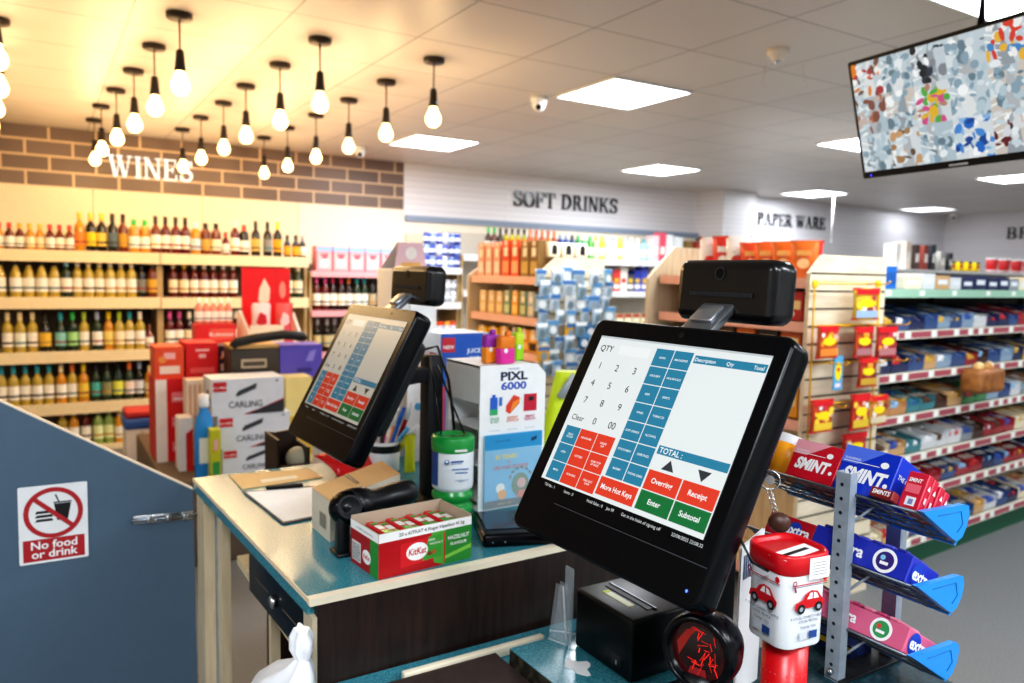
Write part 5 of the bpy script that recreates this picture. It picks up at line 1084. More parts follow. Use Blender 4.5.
g = G(); X = frame((a.x,wy2,CT+.0005),(1,0,0),(0,0,1)); w = b.x-a.x; hh = onY(410,303,wy2).z-CT
g.prism([(0,0),(w*1.05,0),(w*.85,hh),(w*.1,hh)],-.005,0,m_white,X); g.add([(w*1.05,0,0),(w*1.1,0,-.08),(w*.9,hh,-.01),(w*.85,hh,0)],[(0,1,2,3)],m_white,X); g.add([(0,0,-.08),(w*1.1,0,-.08),(w*.9,hh,-.01),(w*.1,hh,-.01)],[(3,2,1,0)],m_white,X)
o = one(g, 'tent_card', 'plain white card stand behind the second till post', 'tent card')
g = G(); g.disc(w*.4,hh*.35,w*.12,M('#5ab0e0',.5),X,.001); g.build('printing', o)
# ------------------------------------------------------------------ around the nearest till
WT = .8405
px0, py0, py1 = .797, .905, 1.058
t = thing('receipt_printer', 'black cube receipt printer on the teal worktop under the nearest till', 'printer', (.86,.98,WT))
g = G(); g.bbox(px0,.935,py0,py1,WT,WT+.106,.006,M('#07090c',.36,spec=.35),I4,3); bd_ = g.build('body', t)
g = G(); g.box(px0+.05,px0+.062,py0+.02,py1-.02,WT+.1062,WT+.1075,M('#050506',.5)); g.box(px0+.063,px0+.066,py0+.015,py1-.015,WT+.1062,WT+.109,M('#3a3e44',.3,.5)); g.build('paper_slot', bd_)
g = G(); g.box(px0+.03,px0+.043,py0+.045,py0+.115,WT+.1062,WT+.107,M('#e8ecc8',.5)); g.box(px0+.03,px0+.043,py0+.108,py0+.116,WT+.107,WT+.1075,M('#c8d020',.5)); g.build('label_strip', bd_)
FP = frame((px0,py1,WT),(0,-1,0),(0,0,1))
g = G(); g.quad(0.004,.149,.034,.035,M('#23272c',.4),FP,.0007); g.build('seam', bd_)
g = G(); g.quad(.105,.128,.014,.034,M('#050506',.3),FP,.0008); g.quad(.115,.119,.018,.026,M('#8a9098',.4),FP,.0012); g.build('power_switch', bd_)
# acrylic holder
t = thing('acrylic_holder', 'clear acrylic leaflet holder standing left of the receipt printer', 'leaflet holder', (.785,1.085,WT))
m_acr = M('#dfeaf2', .08, alpha=.26, spec=.8, var=0)
g = G()
a, b, c_, d = V((.770,1.100,WT)), V((.785,1.062,WT)), V((.792,1.090,WT+.098)), V((.787,1.105,WT+.10))
g.add([a, b, c_, d], [(0,1,2,3)], m_acr); g.add([p+V((.012,.004,0)) for p in (a, b, c_, d)], [(0,1,2,3)], m_acr)
g.build('front_sheet', t)
g = G(); g.tube([b, b.lerp(c_,.35)+V((-.003,-.002,0)), c_], .0016, M('#eef4f8',.1,alpha=.7)); g.tube([a, b], .0014, M('#eef4f8',.1,alpha=.7)); g.tube([a.lerp(d,.15), b.lerp(c_,.15)+V((.02,0,0))], .0016, M('#eef4f8',.1,alpha=.7)); g.build('rim', t)
g = G(); g.box(.796,.8,1.068,1.09,WT+.0,WT+.135,m_acr); g.build('back_sheet', t)
# presentation scanner
sx, sy, sz = .640, .603, 1.075
t = thing('orb_scanner', 'black round presentation scanner with glowing red window at the bottom edge', 'scanner', (sx,sy,.8125))
dv = V((-1,-.36,.10)).normalized()
XO = T(sx,sy,sz) @ dv.to_track_quat('Z','Y').to_matrix().to_4x4() @ Matrix.Diagonal((.93,.93,.93,1))
g = G(); g.lathe([(0,-.052),(.022,-.048),(.038,-.035),(.046,-.012),(.0475,.006),(.046,.02),(.041,.027),(.037,.024),(.036,.012),(0,.010)], m_blackg, XO, 40, caps=False); hd = g.build('head', t)
g = G(); g.disc(0,0,.0358,M('#1a0406',.08,spec=.8,var=0),XO,.0125,36); g.ring(0,0,.028,.036,M('#3a0a0c',.15,var=0),XO,.0128,36)
rg = M('#ff2a20',.3,emit=.7); rnd = random.Random(8)
for k in range(26):
    x0, y0 = rnd.uniform(-.004,.026), rnd.uniform(-.018,.024); a = rnd.uniform(.9,2.0) if k % 3 else rnd.uniform(-.3,.3); l = rnd.uniform(.006,.020); w = rnd.uniform(.0002,.0007)
    x1, y1 = x0-l*math.cos(a), y0-l*math.sin(a)*.9
    d = V((x1-x0,y1-y0)); n = V((-d.y,d.x)).normalized()*w; g.poly([(x0-n.x,y0-n.y),(x1-n.x,y1-n.y),(x1+n.x,y1+n.y),(x0+n.x,y0+n.y)], rg, XO, .0131+k*.00001)
g.poly([(-.012,-.03),(.012,-.03),(.010,-.021),(-.010,-.021)], M('#8a1a20',.3,emit=.5), XO, .0131)
g.poly([(-.026,-.012),(-.012,.016),(-.004,.026),(-.018,.022),(-.03,.004)], M('#8a1c14',.3,emit=.6), XO, .0129)
g.build('window', hd)
g = G(); g.lathe([(.045,0),(.047,.01),(.036,.03),(.024,.06),(.022,.17),(.026,.235)], m_black, T(sx,sy,.8125), 28); g.build('stand', t)
q = V((sx,sy,sz)) + V((-.004,-.004,.047)); g = G(); g.sphere(q, .003, M('#4a8aff',.3,emit=5)); g.build('status_light', hd)
# white card leaning behind the tin
a, b = dep(742,548,1.0), dep(765,528,1.04)
c_, d = dep(757,660,1.0), dep(768,672,1.04)
a0 = V((a.x,a.y,.8405)); d0 = V((b.x,b.y,.8405))
g = G(); g.add([a0, d0, V((b.x,b.y,b.z)), V((a.x,a.y,a.z))], [(0,1,2,3)], m_white); n = (d0-a0).cross(V((0,0,1))).normalized()*-.003
g.add([p+n for p in (a0, d0, V((b.x,b.y,b.z)), V((a.x,a.y,a.z)))], [(3,2,1,0)], m_white)
o = one(g, 'white_card', 'upright white card with barcode squeezed between till and charity tin', 'card')
g = G(); F = frame(a0, d0-a0, (0,0,1)); ww = (d0-a0).length
for i in range(9): g.quad(ww*(.1+.09*i), ww*(.1+.09*i+.045), a.z-.84-.045, a.z-.84-.012, ink('#34507a'), F, .001)
g.build('printing', o)
# charity tin on a red tube
tx, ty, tz0, tz1 = .738, .571, 1.081, 1.192
vang = math.atan2(-ty, -tx); XTn = T(tx, ty, 0) @ RZ(vang + math.radians(45))      # local +x and -y faces look at the viewer
t = thing('charity_tin', 'white charity tin with red lid and red car pictures on a red tube', 'collection tin', (tx,ty,.8405))
g = G(); hw = .0335
lo = lambda z, s, r: [(p[0], p[1], z) for p in rr(-hw*s, hw*s, -hw*s, hw*s, r)]
g.loft([lo(tz0,.93,.015), lo(tz0+.003,.97,.016), lo(tz0+.084,1.0,.018), lo(tz0+.0875,1.0,.018)], M('#eef1f4',.3), XTn); bdy = g.build('body', t)
g = G(); g.loft([lo(tz0+.0865,1.02,.018), lo(tz0+.089,1.07,.02), lo(tz0+.098,1.10,.021), lo(tz0+.108,1.10,.021), lo(tz0+.111,1.05,.02), lo(tz0+.108,.98,.018), lo(tz0+.105,.9,.016)], M('#c4101c',.28,spec=.6), XTn); lid = g.build('lid', t)
g = G(); g.quad(-.012,.012,-.036,.036,m_white,XTn @ T(.012,0,tz0+.1056) @ RZ(.2)); g.quad(-.003,.003,-.022,.022,ink('#101010'),XTn @ T(.012,0,tz0+.106) @ RZ(.2)); g.build('coin_slot', lid)
fA = XTn @ frame((0,-hw,0),(1,0,0),(0,0,1)); fB = XTn @ frame((hw,0,0),(0,1,0),(0,0,1))
def tinface(g, F, s=1):
    rd = ink('#c8141e'); dk = ink('#2a3a5a'); z = .0022; F = F @ T(0,0,z)
    y = tz0+.003
    g.quad(-.026,.026,y+.073,y+.0742,rd,F); g.quad(-.026,.026,y+.0712,y+.0718,dk,F); g.disc(.022,y+.078,.0035,rd,F,.0002,14)
    g.ring(-.023,y+.0765,.002,.0034,ink('#8a1a3a'),F,.0003,14); g.poly([(-.024,y+.073),(-.0215,y+.073),(-.0195,y+.066),(-.0225,y+.066)],ink('#8a1a3a'),F,.0003)
    g.poly([(-.022,y+.045),(.022,y+.046),(.023,y+.052),(.018,y+.056),(.012,y+.064),(.002,y+.066),(-.006,y+.062),(-.01,y+.056),(-.02,y+.053)],rd,F,.0003)
    g.poly([(-.004,y+.056),(.001,y+.063),(.004,y+.0635),(.004,y+.056)],ink('#f4f4f4'),F,.0005); g.poly([(.006,y+.056),(.006,y+.0635),(.010,y+.062),(.014,y+.056)],ink('#f4f4f4'),F,.0005)
    for x in (-.012,.014): g.disc(x,y+.0455,.0058,ink('#16161a'),F,.0006,18); g.disc(x,y+.0455,.0028,ink('#9aa0a8'),F,.0009,12)
    g.text('A LOCAL CHARITY HELPING', 0, y+.034, .0042, dk, F, .0003, .005); g.text('LOCAL PEOPLE', 0, y+.029, .0042, dk, F, .0003, .005); g.text('THANK YOU', 0, y+.022, .0042, dk, F, .0003, .005)
    g.quad(.002,.014,y+.009,y+.018,ink('#2a4a8a'),F,.0003); g.quad(-.012,-.001,y+.009,y+.018,ink('#c8ccd4'),F,.0003)
g = G(); tinface(g, fA); g.build('print_front', bdy)
g = G(); tinface(g, fB); g.build('print_side', bdy)
g = G(); F = (XTn @ frame((hw*1.1,0,0),(0,1,0),(0,0,1))) @ T(0,0,.0006); g.quad(-.004,.026,tz0+.082,tz0+.107,m_white,F,.0003)
for i in range(5): g.quad(.0,.022,tz0+.087+.0034*i,tz0+.0878+.0034*i,ink('#7a7a80'),F,.0006)
g.build('seal', lid)
g = G(); g.lathe([(.026,0),(.026,tz0-.8405-.001)], M('#c8121a',.3), T(tx+.004,ty,.8405), 28)
for j in range(9):
    for k in range(12): a = vang + (k-5.5)*.24; g.disc(0,0,.0011,ink('#e8606a'),T(tx+.004+.0263*math.cos(a), ty+.0263*math.sin(a), .93+.014*j) @ RZ(a+PI/2) @ RX(PI/2),0,6)
g.build('red_tube', t)
# cable and key ring beside the till
g = G(); pts = [dep(*p) for p in ((748,470,1.02),(738,505,.98),(752,538,.93),(748,568,.90),(757,600,.9),(775,615,.93))]
pts = [dep(745,478,1.03),dep(737,508,.95),dep(741,540,.86),dep(752,562,.86),dep(768,571,.87)]
g.tube(pts, .0018, m_black); one(g, 'cable', 'thin black cable looping from the till side across the charity tin', 'cable')
kp = dep(770,480,.99)
t = thing('key_ring', 'steel key ring with brown fob hanging beside the nearest till', 'key ring', kp)
dn = (EYE-kp).normalized(); XK = T(*kp) @ dn.to_track_quat('Z','Y').to_matrix().to_4x4()
g = G(); g.tube([(.012*math.cos(2*PI*k/24), .012*math.sin(2*PI*k/24), 0) for k in range(24)], .0012, m_chrome, XK, 6, True); g.build('ring', t)
g = G()
for i in range(5): g.tube([(.003*math.cos(2*PI*k/10)+.002*i, -.014-.006*i+.0035*math.sin(2*PI*k/10), 0) for k in range(10)], .0008, m_chrome, XK, 5, True)
g.build('chain', t)
g = G(); g.sphere((.014,-.052,0), .013, M('#4a2c22',.4), XK, 14, 10, (1.1,1,.6)); g.build('fob', t)
g = G(); g.disc(0,.0,.006,M('#c8c8cc',.25,.8),XK,.003,16); g.build('tag', t)
# gum rack
RB = V((.93,.63,.95)); RR_ = -PI/2; RM = T(*RB) @ RZ(RR_)      # local x runs along the shelves towards the viewer's right, y away to the customer side
t = thing('gum_rack', 'galvanised counter rack with three tilted wire shelves and blue end caps', 'rack', RB, RR_)
WN = .125; TH = math.radians(30)
for k_ in range(2):
    n0 = -.012 if k_ == 0 else WN-.012; h_ = .292 if k_ == 0 else .2
    g = G(); g.box(-.009,.013,n0-.001,n0+.001,0,h_,m_steel,RM); g.box(.011,.013,n0+.0011,n0+.014,0,h_,m_steel,RM); g.box(-.009,-.007,n0+.0011,n0+.014,0,h_,m_steel,RM); u = g.build('upright', t)
    if k_ == 0:
        g = G(); F = RM @ T(0,n0-.0012,0) @ RX(PI/2)
        for k in range(14): g.disc(.001,.022+k*.0195,.0026,ink('#15181c'),F,.0003,12)
        g.build('holes', u)
        g = G(); g.lathe([(.005,0),(.005,.004),(.003,.006)], m_chrome, F @ T(.001,.012,0), 6); g.build('bolt', u)
g = G(); g.bbox(-.02,.02,-.013,WN,.0003,.004,.001,m_blackm,RM); g.build('foot', t)
TZ = [.262, .166, .074]
m_wire = M('#6c747c',.35,.6)
m_cap = M('#1e8fe0',.3,spec=.6)
m_shad = M('#3c4048',.5)
TF = []
for k, z in enumerate(TZ):
    X = RM @ T(0,0,z) @ RX(-TH); TF.append(X)
    s0, s1 = -.17, .098; D_ = WN*.86
    g = G()
    g.tube([(s0,0,0),(s1,0,0)],.002,m_wire,X,6); g.tube([(s0,D_,0),(s1,D_,0)],.002,m_wire,X,6); g.tube([(s0,0,0),(s0,D_,0)],.002,m_wire,X,6); g.tube([(s1,0,0),(s1,D_,0)],.002,m_wire,X,6)
    for i in range(11): g.tube([(s0+.012+i*.0235,0,-.001),(s0+.012+i*.0235,D_,-.001)],.0013,m_wire,X,5)
    for i in range(1,5): g.tube([(s0,D_*i/5,-.003),(s1,D_*i/5,-.003)],.0013,m_wire,X,5)
    for i in range(4): g.tube([(s0+.03+i*.06,.002,-.003),(s0+.06+i*.06,D_,-.004)],.0011,m_wire,X,5)
    s_ = g.build('wire_shelf', t)
    g = G(); g.tube([(.004,0,z-.045),(.03,.022,z-.012)],.002,m_steel,RM,6); g.build('brace', s_)
    Xc = RM @ T(.100,0,z)
    g = G(); prof = [(-.004,.004),(.092,.0),(.102,-.003),(.106,-.014),(.102,-.030),(.092,-.044),(.080,-.048),(.070,-.043)]
    Fc = Xc @ Matrix(((0,0,1,0),(1,0,0,0),(0,1,0,0),(0,0,0,1)))       # profile x -> n, y -> z, thickness along s
    g.prism(prof[::-1], 0, .008, m_cap, Fc); cpp = g.build('end_cap', s_)
    g = G(); g.tube([(.03,-.006,.0085),(.084,-.008,.0085),(.090,-.026,.0085),(.078,-.035,.0085)], .0005, M('#1568aa',.4), Fc, 5); g.build('groove', cpp)
    g = G(); g.box(-.168,.099,D_-.001,D_+.004,-.004,.03,M('#2a94e4',.3),X); g.build('ticket_edge', s_)
def tbox(name, label, cat, X, w, d, h, col, front=None, end=None, top=None, group=None):
    g = G(); g.bbox(0,w,0,d,0,h,.0012,col if not isinstance(col,str) else M(col,.3,var=.03),X,1); o = tag(g.build(name), label, cat, group); a = G()
    if front: front(a, X @ T(0,-.0006,0) @ RX(PI/2))
    if end: end(a, X @ T(w+.0006,0,0) @ RZ(PI/2) @ RX(PI/2))
    if top: top(a, X @ T(0,0,h+.0006))
    if a.v: a.build('printing', o)
    return o
wh = ink('#f6f6f8')
def smint(w, h, c2, c3):
    def f(g, F):
        g.poly([(0,h*.62),(w*.3,h*.62),(w*.75,h),(0,h)], M(c3,.3,var=0), F, .0003)
        g.text('SMINT', w*.48, h*.26, h*.40, wh, F, .0006, .05, sx=.80, shear=.18); g.disc(w*.9,h*.3,h*.05,wh,F,.0006,14); g.disc(w*.78,h*.72,h*.09,wh,F,.0006,18,h*.07); g.quad(w*.04,w*.7,h*.655,h*.67,wh,F,.0006); g.text('SUGARFREE', w*.2, h*.7, h*.07, wh, F, .0006)
    return f
tbox('mint_box', 'red mint display box at the back of the top wire shelf', 'mint box', TF[0] @ T(-.106,.002,.002), .078, .068, .058, '#c8142c', smint(.078,.058,'#c8142c','#e8a0ac'))
tbox('mint_box', 'blue mint display box in the middle of the top wire shelf', 'mint box', TF[0] @ T(-.027,.002,.002), .081, .068, .066, '#1438c0', smint(.081,.066,'#1438c0','#5a7ae8'), lambda g, F: (g.text('THE ORIGINAL',.034,.036,.009,wh,F,.0006,.02,shear=.2), g.disc(.04,.016,.009,wh,F,.0006,16,.006)))
def tin(g, F): g.text('SMINTS', .016, .004, .0085, wh, F, .0006, .03, sx=.85, shear=.15)
tbox('mint_tin', 'small dark red mint tin lying flat before the blue mint box', 'mint tin', TF[0] @ T(.034,-.010,.0035), .030, .040, .013, '#8a2420', tin) if False else tbox('mint_tin', 'small dark red mint tin lying flat before the red mint packets', 'mint tin', TF[0] @ T(.038,-.014,.0025), .032, .016, .013, '#8a2420', tin)
for i in range(4):
    X = TF[0] @ T(.069-.001*(i % 2),.003+i*.0165,.0025)
    def pf(g, F, i=i):
        g.text('SMINT', .012, .036, .0075, wh, F, .0006, .03, sx=.8, shear=.15); g.quad(.003,.022,.021,.033,M('#e86a7c',.4),F,.0003); g.quad(.008,.021,.004,.016,ink('#e8e8f0'),F,.0003); g.quad(.012,.018,.006,.013,ink('#7a8ab8'),F,.0005)
    tbox('mint_packet', 'upright red mint packet by the top blue end cap, %s from the left' % ORD[i], 'mint packet', X, .027, .012, .050-.003*(i//2), '#cc2440', pf, lambda g, F: (g.poly([(.003,.030),(.010,.030),(.0065,.037)],wh,F,.0006), g.quad(.004,.009,.012,.02,ink('#f0c0c8'),F,.0006)))
def extra(c1, c2, w, h):
    def f(g, F):
        g.disc(w*.33,h*.5,h*.40,ink(c1),F,.0003,24); g.text('extra', w*.40, h*.30, h*.62, wh, F, .0006, .03, sx=.95); g.ring(w*.77,h*.5,h*.34,h*.46,wh,F,.0004,28); g.disc(w*.77,h*.5,h*.34,ink(c2),F,.0005,24); g.disc(w*.745,h*.6,h*.1,ink('#8ac8e8' if c2 == '#3a2a78' else '#d84a4a'),F,.0008,12); g.quad(w*.73,w*.81,h*.34,h*.46,wh,F,.0009)
    return f
def extra_end(c1):
    def f(g, F): g.disc(.020,.017,.015,ink(c1),F,.0003,24); g.text('extra', .032, .010, .022, wh, F, .0006, .03)
    return f
gtop = lambda c: (lambda g, F: [g.bbox(.006+.0185*i,.021+.0185*i,.006,.066,0,.005,.002,M(c[i % 2],.3),F,1) for i in range(7)])
tbox('gum_box', 'blue chewing gum box with round purple emblem on the middle wire shelf', 'gum box', TF[1] @ T(-.058,.002,.002), .145, .072, .036, '#2b37b0', extra('#1a2a90','#3a2a78',.145,.036), extra_end('#1a3fae'), gtop(['#3a40a8','#5a60d0']))
tbox('gum_box', 'pink chewing gum box with green emblem on the lowest wire shelf', 'gum box', TF[2] @ T(-.062,.002,.002), .152, .072, .033, '#d8688c', extra('#1a3fae','#3a9a5a',.152,.033), extra_end('#1a3fae'), gtop(['#e890a8','#c85078']))
tbox('gum_box', 'red chewing gum box behind the charity tin on the middle wire shelf', 'gum box', TF[1] @ T(-.140,.004,.002), .080, .07, .034, '#b8182c', lambda g, F: (g.disc(.05,.017,.012,ink('#1a3fae'),F,.0003,16), g.text('extra',.055,.010,.020,wh,F,.0006,.03)))
tbox('gum_box', 'dark red and yellow box at the back of the lowest wire shelf', 'gum box', TF[2] @ T(-.150,.004,.002), .084, .07, .045, '#5a2a3a', lambda g, F: (g.quad(.0,.084,.026,.040,M('#e8b020',.4),F,.0004), g.quad(.05,.08,.004,.018,ink('#2a6ab8'),F,.0004)))
b = tbox('small_carton', 'small dark blue and yellow box on the ledge under the gum rack', 'box', T(.985,.72,.9505) @ RZ(-PI/2), .075, .05, .022, '#1a2a5a', lambda g, F: (g.quad(0,.075,.012,.02,M('#d8c020',.4),F,.0004), g.quad(.055,.068,.002,.011,wh,F,.0006)))
# orange cup behind the red mints
cpos = TF[0] @ V((-.137,.030,.0)); 
XC_ = TF[0] @ T(-.137,.034,.003)
t = thing('paper_cup', 'orange and white paper cup partly hidden behind the till edge', 'cup', (cpos.x,cpos.y,cpos.z+.002))
g = G(); g.lathe([(.0,0),(.024,0),(.031,.06),(.029,.06),(.022,.004),(0,.004)], M('#f0a020',.4), XC_, 24, caps=False); cb = g.build('cup', t)
g = G(); g.lathe([(.0285,.040),(.0315,.062)], m_white, XC_, 24, caps=False); g.build('white_band', cb)
# ------------------------------------------------------------------ promotional stacks behind the counter
PL = .44
g = G(); g.bbox(onY(154,470,4.42).x,1.35,3.99,5.3,0,PL,.01,M('#6a5a4c',.6)); one(g, 'promotion_plinth', 'low plinth under the beer cases and red promotional stacks', 'plinth')
def pbox(name, label, cat, r, Y, d, col, front=None, left=None, zb=None, group=None, top=None):
    x0, y0, x1, y1 = r; a = onY(x0, (y0+y1)/2, Y); b = onY(x1, (y0+y1)/2, Y); zt = onY((x0+x1)/2, y0, Y).z; zl = onY((x0+x1)/2, y1, Y).z if zb is None else zb
    return carton(name, label, cat, V((a.x, Y, zl)), (1,0,0), b.x-a.x, d, zt-zl, col, (lambda g, F, w=b.x-a.x, h=zt-zl: front(g, F, w, h)) if front else None, (lambda g, F, d=d, h=zt-zl: left(g, F, d, h)) if left else None, group=group, top=top)
def beer(g, F, w, h):
    dk, rd = ink('#3a3f46'), ink('#c8242c')
    g.poly([(w*.45,0),(w,h*.0),(w,h*.36)], ink('#35343a'), F, .001); g.poly([(w*.42,0),(w*.47,0),(w,h*.40),(w,h*.36)], rd, F, .0012)
    g.text('CARLING', w*.46, h*.2, h*.25, dk, F, .0015, .006, sx=.86); g.poly([(w*.32,h*.55),(w*.36,h*.66),(w*.62,h*.86),(w*.6,h*.7),(w*.34,h*.5)], dk, F, .0015)
    g.quad(w*.02,w*.2,h*.66,h*.92,rd,F,.001); g.text('10 x 440ml', w*.11, h*.74, h*.09, ink('#f6f0f0'), F, .0015, .02); g.disc(w*.9,h*.9,h*.03,dk,F,.001,10)
def beers(g, F, d, h): g.disc(d*.6,h*.4,h*.28,ink('#5a5048'),F,.001,18); g.quad(.01,d*.3,.02,h*.9,ink('#c8c4c0'),F,.001)
zs = [PL+.001]
z0 = onY(255,470,4.0).z
cz = [onY(250,447,4.0).z, onY(250,414,4.0).z, onY(250,378,4.0).z]
zl = PL+.001
for i, (r, w) in enumerate((((222,0,292,0),'lowest'), ((218,0,290,0),'middle'), ((212,0,284,0),'topmost'))):
    a, b = onY(r[0], 430, 4.0), onY(r[2], 430, 4.0)
    carton('beer_case', 'white beer case with black emblem, %s of the stack of three' % w, 'beer case', V((a.x,4.0,zl+.0005)), (1,0,0), b.x-a.x, .22, cz[i]-zl-.001, '#d9dce4', lambda g, F, w=b.x-a.x, h=cz[i]-zl: beer(g, F, w, h), lambda g, F, h=cz[i]-zl: beers(g, F, .22, h), group='white beer cases')
    zl = cz[i]
yb = lambda g, F, w, h: (g.quad(0,w,h*.1,h*.55,M('#d8b020',.5),F), [g.disc(w*(.2+.2*i),h*(.3+.15*(i % 3)),w*.1,M(['#f0e070','#c89020','#f4eca0','#b88420'][i],.5),F,.0006,10) for i in range(4)])
pbox('yellow_carton', 'yellow and cream patterned carton right of the beer cases', 'carton', (286,377,312,440), 4.1, .2, '#ecd890', yb, zb=PL+.001)
red, dred = '#d2161c', '#b01018'
def redstack(g, F, w, h):
    g.quad(0,w*.28,0,h,M('#f0e4dc',.5),F); 
    for i in range(3): g.quad(w*.4,w*.9,h*(.12+.3*i),h*(.24+.3*i),M('#e8808a',.5),F,.0006); g.quad(w*.44,w*.86,h*(.15+.3*i),h*(.17+.3*i),ink('#f4e8e8'),F,.001)
    g.disc(w*.7,h*.49,w*.24,M('#f0b020',.5),F,.001,14,h*.035)
pbox('promotion_stand', 'tall red promotional stand with white text panels left of beer cases', 'stand', (156,379,196,470), 4.45, .3, red, redstack, zb=PL+.001)
def fl_(c, t_=None):
    def f(g, F, w, h): g.quad(w*.15,w*.85,h*.15,h*.4,M(c,.5),F); g.quad(w*.3,w*.7,h*.62,h*.82,M('#f0b0b0',.5),F,.0005); g.disc(w*.25,h*.6,w*.14,M('#e89040',.5),F,.0007,10)
    return f
zt = onY(176,379,4.45).z
pbox('promotion_carton', 'orange and red carton on top of the tall red stand', 'carton', (155,347,184,379), 4.47, .22, '#e0502c', fl_('#f0d8c8'), zb=zt+.001)
pbox('promotion_carton', 'plain red carton with white print beside the black handled box', 'carton', (186,343,218,377), 4.47, .25, '#d4141c', lambda g, F, w, h: (g.quad(w*.3,w*.72,h*.76,h*.82,ink('#f0b8b8'),F,.001), g.quad(w*.4,w*.62,h*.56,h*.68,ink('#f0b8b8'),F,.001), g.quad(w*.12,w*.88,h*.12,h*.28,M('#e85a5a',.5),F,.001)), zb=zt+.001)
# support column for the two cartons
a, b = onY(198,400,4.5), onY(214,400,4.5)
g = G(); g.bbox(a.x,b.x+.35,4.48,4.78,PL+.001,zt,.004,M('#e8d8c8',.5)); one(g, 'promotion_stand', 'cream cardboard stand behind the beer cases carrying red carton and black box', 'stand')
for i in range(4):
    px = 203+i*10.5; p = onY(px, 345, 5.1)
PLz = onY(220,346,5.2).z
a, b = onY(197,340,5.2), onY(238,340,5.2)
g = G(); g.bbox(a.x-.02,b.x+.35,5.0,5.28,PL+.001,onY(220,344,5.0).z,.004,M('#d8c8b4',.5)); one(g, 'promotion_stand', 'cream cardboard stand at the back under the red bottle tray and red header', 'stand')
trz = onY(220,344,5.0).z
a, b = onY(196,338,5.02), onY(236,338,5.02); h_ = onY(220,325,5.02).z-trz
carton('bottle_tray', 'red cardboard tray of white bottles at the back of the promotion', 'tray', V((a.x,5.02,trz+.001)), (1,0,0), b.x-a.x, .16, h_, '#d8282c', lambda g, F, w=b.x-a.x, h=h_: (g.quad(w*.35,w*.95,h*.2,h*.8,M('#e86050',.5),F), g.text('Budweiser', w*.64, h*.4, h*.3, ink('#f8ece8'), F, .001, .01)))
for i in range(5):
    p = V((a.x+.03+i*(b.x-a.x-.06)/4, 5.10, trz+.002+h_)); bottle('small', '#d98f7a', '#f3ead6', '#f4efe2', p.x, p.y, p.z, 'white-topped small bottle on the red tray, %s from left' % ORD[i], 'bottles on the red tray', .8)
# red header display with two packets
hy = 5.05
a, b = onY(242,300,hy+.1), onY(290,300,hy+.1); zt2, zb2 = onY(265,268,hy+.1).z, trz+.001
t = thing('header_display', 'red header display bin with white sloping sides and a pale emblem', 'display bin', ((a.x+b.x)/2, hy, trz))
g = G(); g.box(a.x,b.x,hy+.1,hy+.115,zb2,zt2,M('#d2141c',.4)); g.build('header', t)
g = G(); F = frame((a.x,hy+.1,zb2),(1,0,0),(0,0,1)); w, h = b.x-a.x, zt2-zb2
g.poly([(w*.33,h*.55),(w*.45,h*.48),(w*.56,h*.55),(w*.58,h*.72),(w*.46,h*.86),(w*.36,h*.72)], M('#f4d8c8',.5), F, .001); g.poly([(w*.42,h*.42),(w*.5,h*.42),(w*.48,h*.55),(w*.42,h*.52)], M('#f0c8b8',.5), F, .0013); g.quad(w*.7,w*.705,0,h,M('#a81018',.5),F,.001); g.disc(w*.84,h*.7,w*.07,M('#e88a80',.5),F,.001,12,h*.12)
g.build('emblem', t)
for s in (-1,1):
    g = G(); x0 = a.x-.02 if s < 0 else b.x+.02
    pts = [(hy-.22,zb2),(hy+.1,zb2),(hy+.1,zb2+.36),(hy+.06,zb2+.36),(hy-.22,zb2+.1)] if False else None
    A_ = onY(236 if s < 0 else 284, 312, hy+.08) if s < 0 else onY(290, 312, hy+.08)
    p, q = (onY(238,310,hy+.05), onY(250,340,hy-.1)) if s < 0 else (onY(291,312,hy+.05), onY(300,338,hy-.1))
    d = (q-p); n = V((.022,0,0)); g.add([p, p+n, q+n, q], [(0,1,2,3),(3,2,1,0)], m_white); g.add([p+V((0,.01,0)), q+V((0,.01,0)), V((q.x,hy+.1,zb2)), V((p.x,hy+.1,zb2))], [(0,1,2,3),(3,2,1,0)], M('#f2e6d8',.5)); g.build('side_wing', t)
fa, fb = onY(250,335,hy-.12), onY(284,335,hy-.12)
g = G(); g.box(fa.x,fb.x,hy-.12,hy-.115,zb2,onY(268,325,hy-.12).z,M('#f2e4cc',.5)); g.build('front_lip', t)
for i, (x0, x1, c, lab) in enumerate(((251,271,'#f0d4d4','pale pink and red sweets pouch in the red header display'),(275,293,'#e05a58','red sweets pouch on the right of the red header display'))):
    a1, b1 = onY(x0,320,hy-.06), onY(x1,320,hy-.06); z_, zT = onY(260,330,hy-.06).z, onY(260,303,hy-.06).z
    pouch('sweets_pouch', lab, 'pouch', fl((a1.x+b1.x)/2, hy-.06, zb2+.0), b1.x-a1.x, zT-zb2, .05, M(c,.3), M('#d8303a',.3), lambda g, X, w=b1.x-a1.x, h=zT-zb2: (g.poly([(-w*.3,h*.5),(0,h*.42),(w*.25,h*.5),(w*.2,h*.7),(-w*.1,h*.78)], M('#c8202c' if i == 0 else '#f4d0d0',.4), X), g.disc(w*.1,h*.35,w*.16,M('#e85a6a',.4),X,.0005,12)))
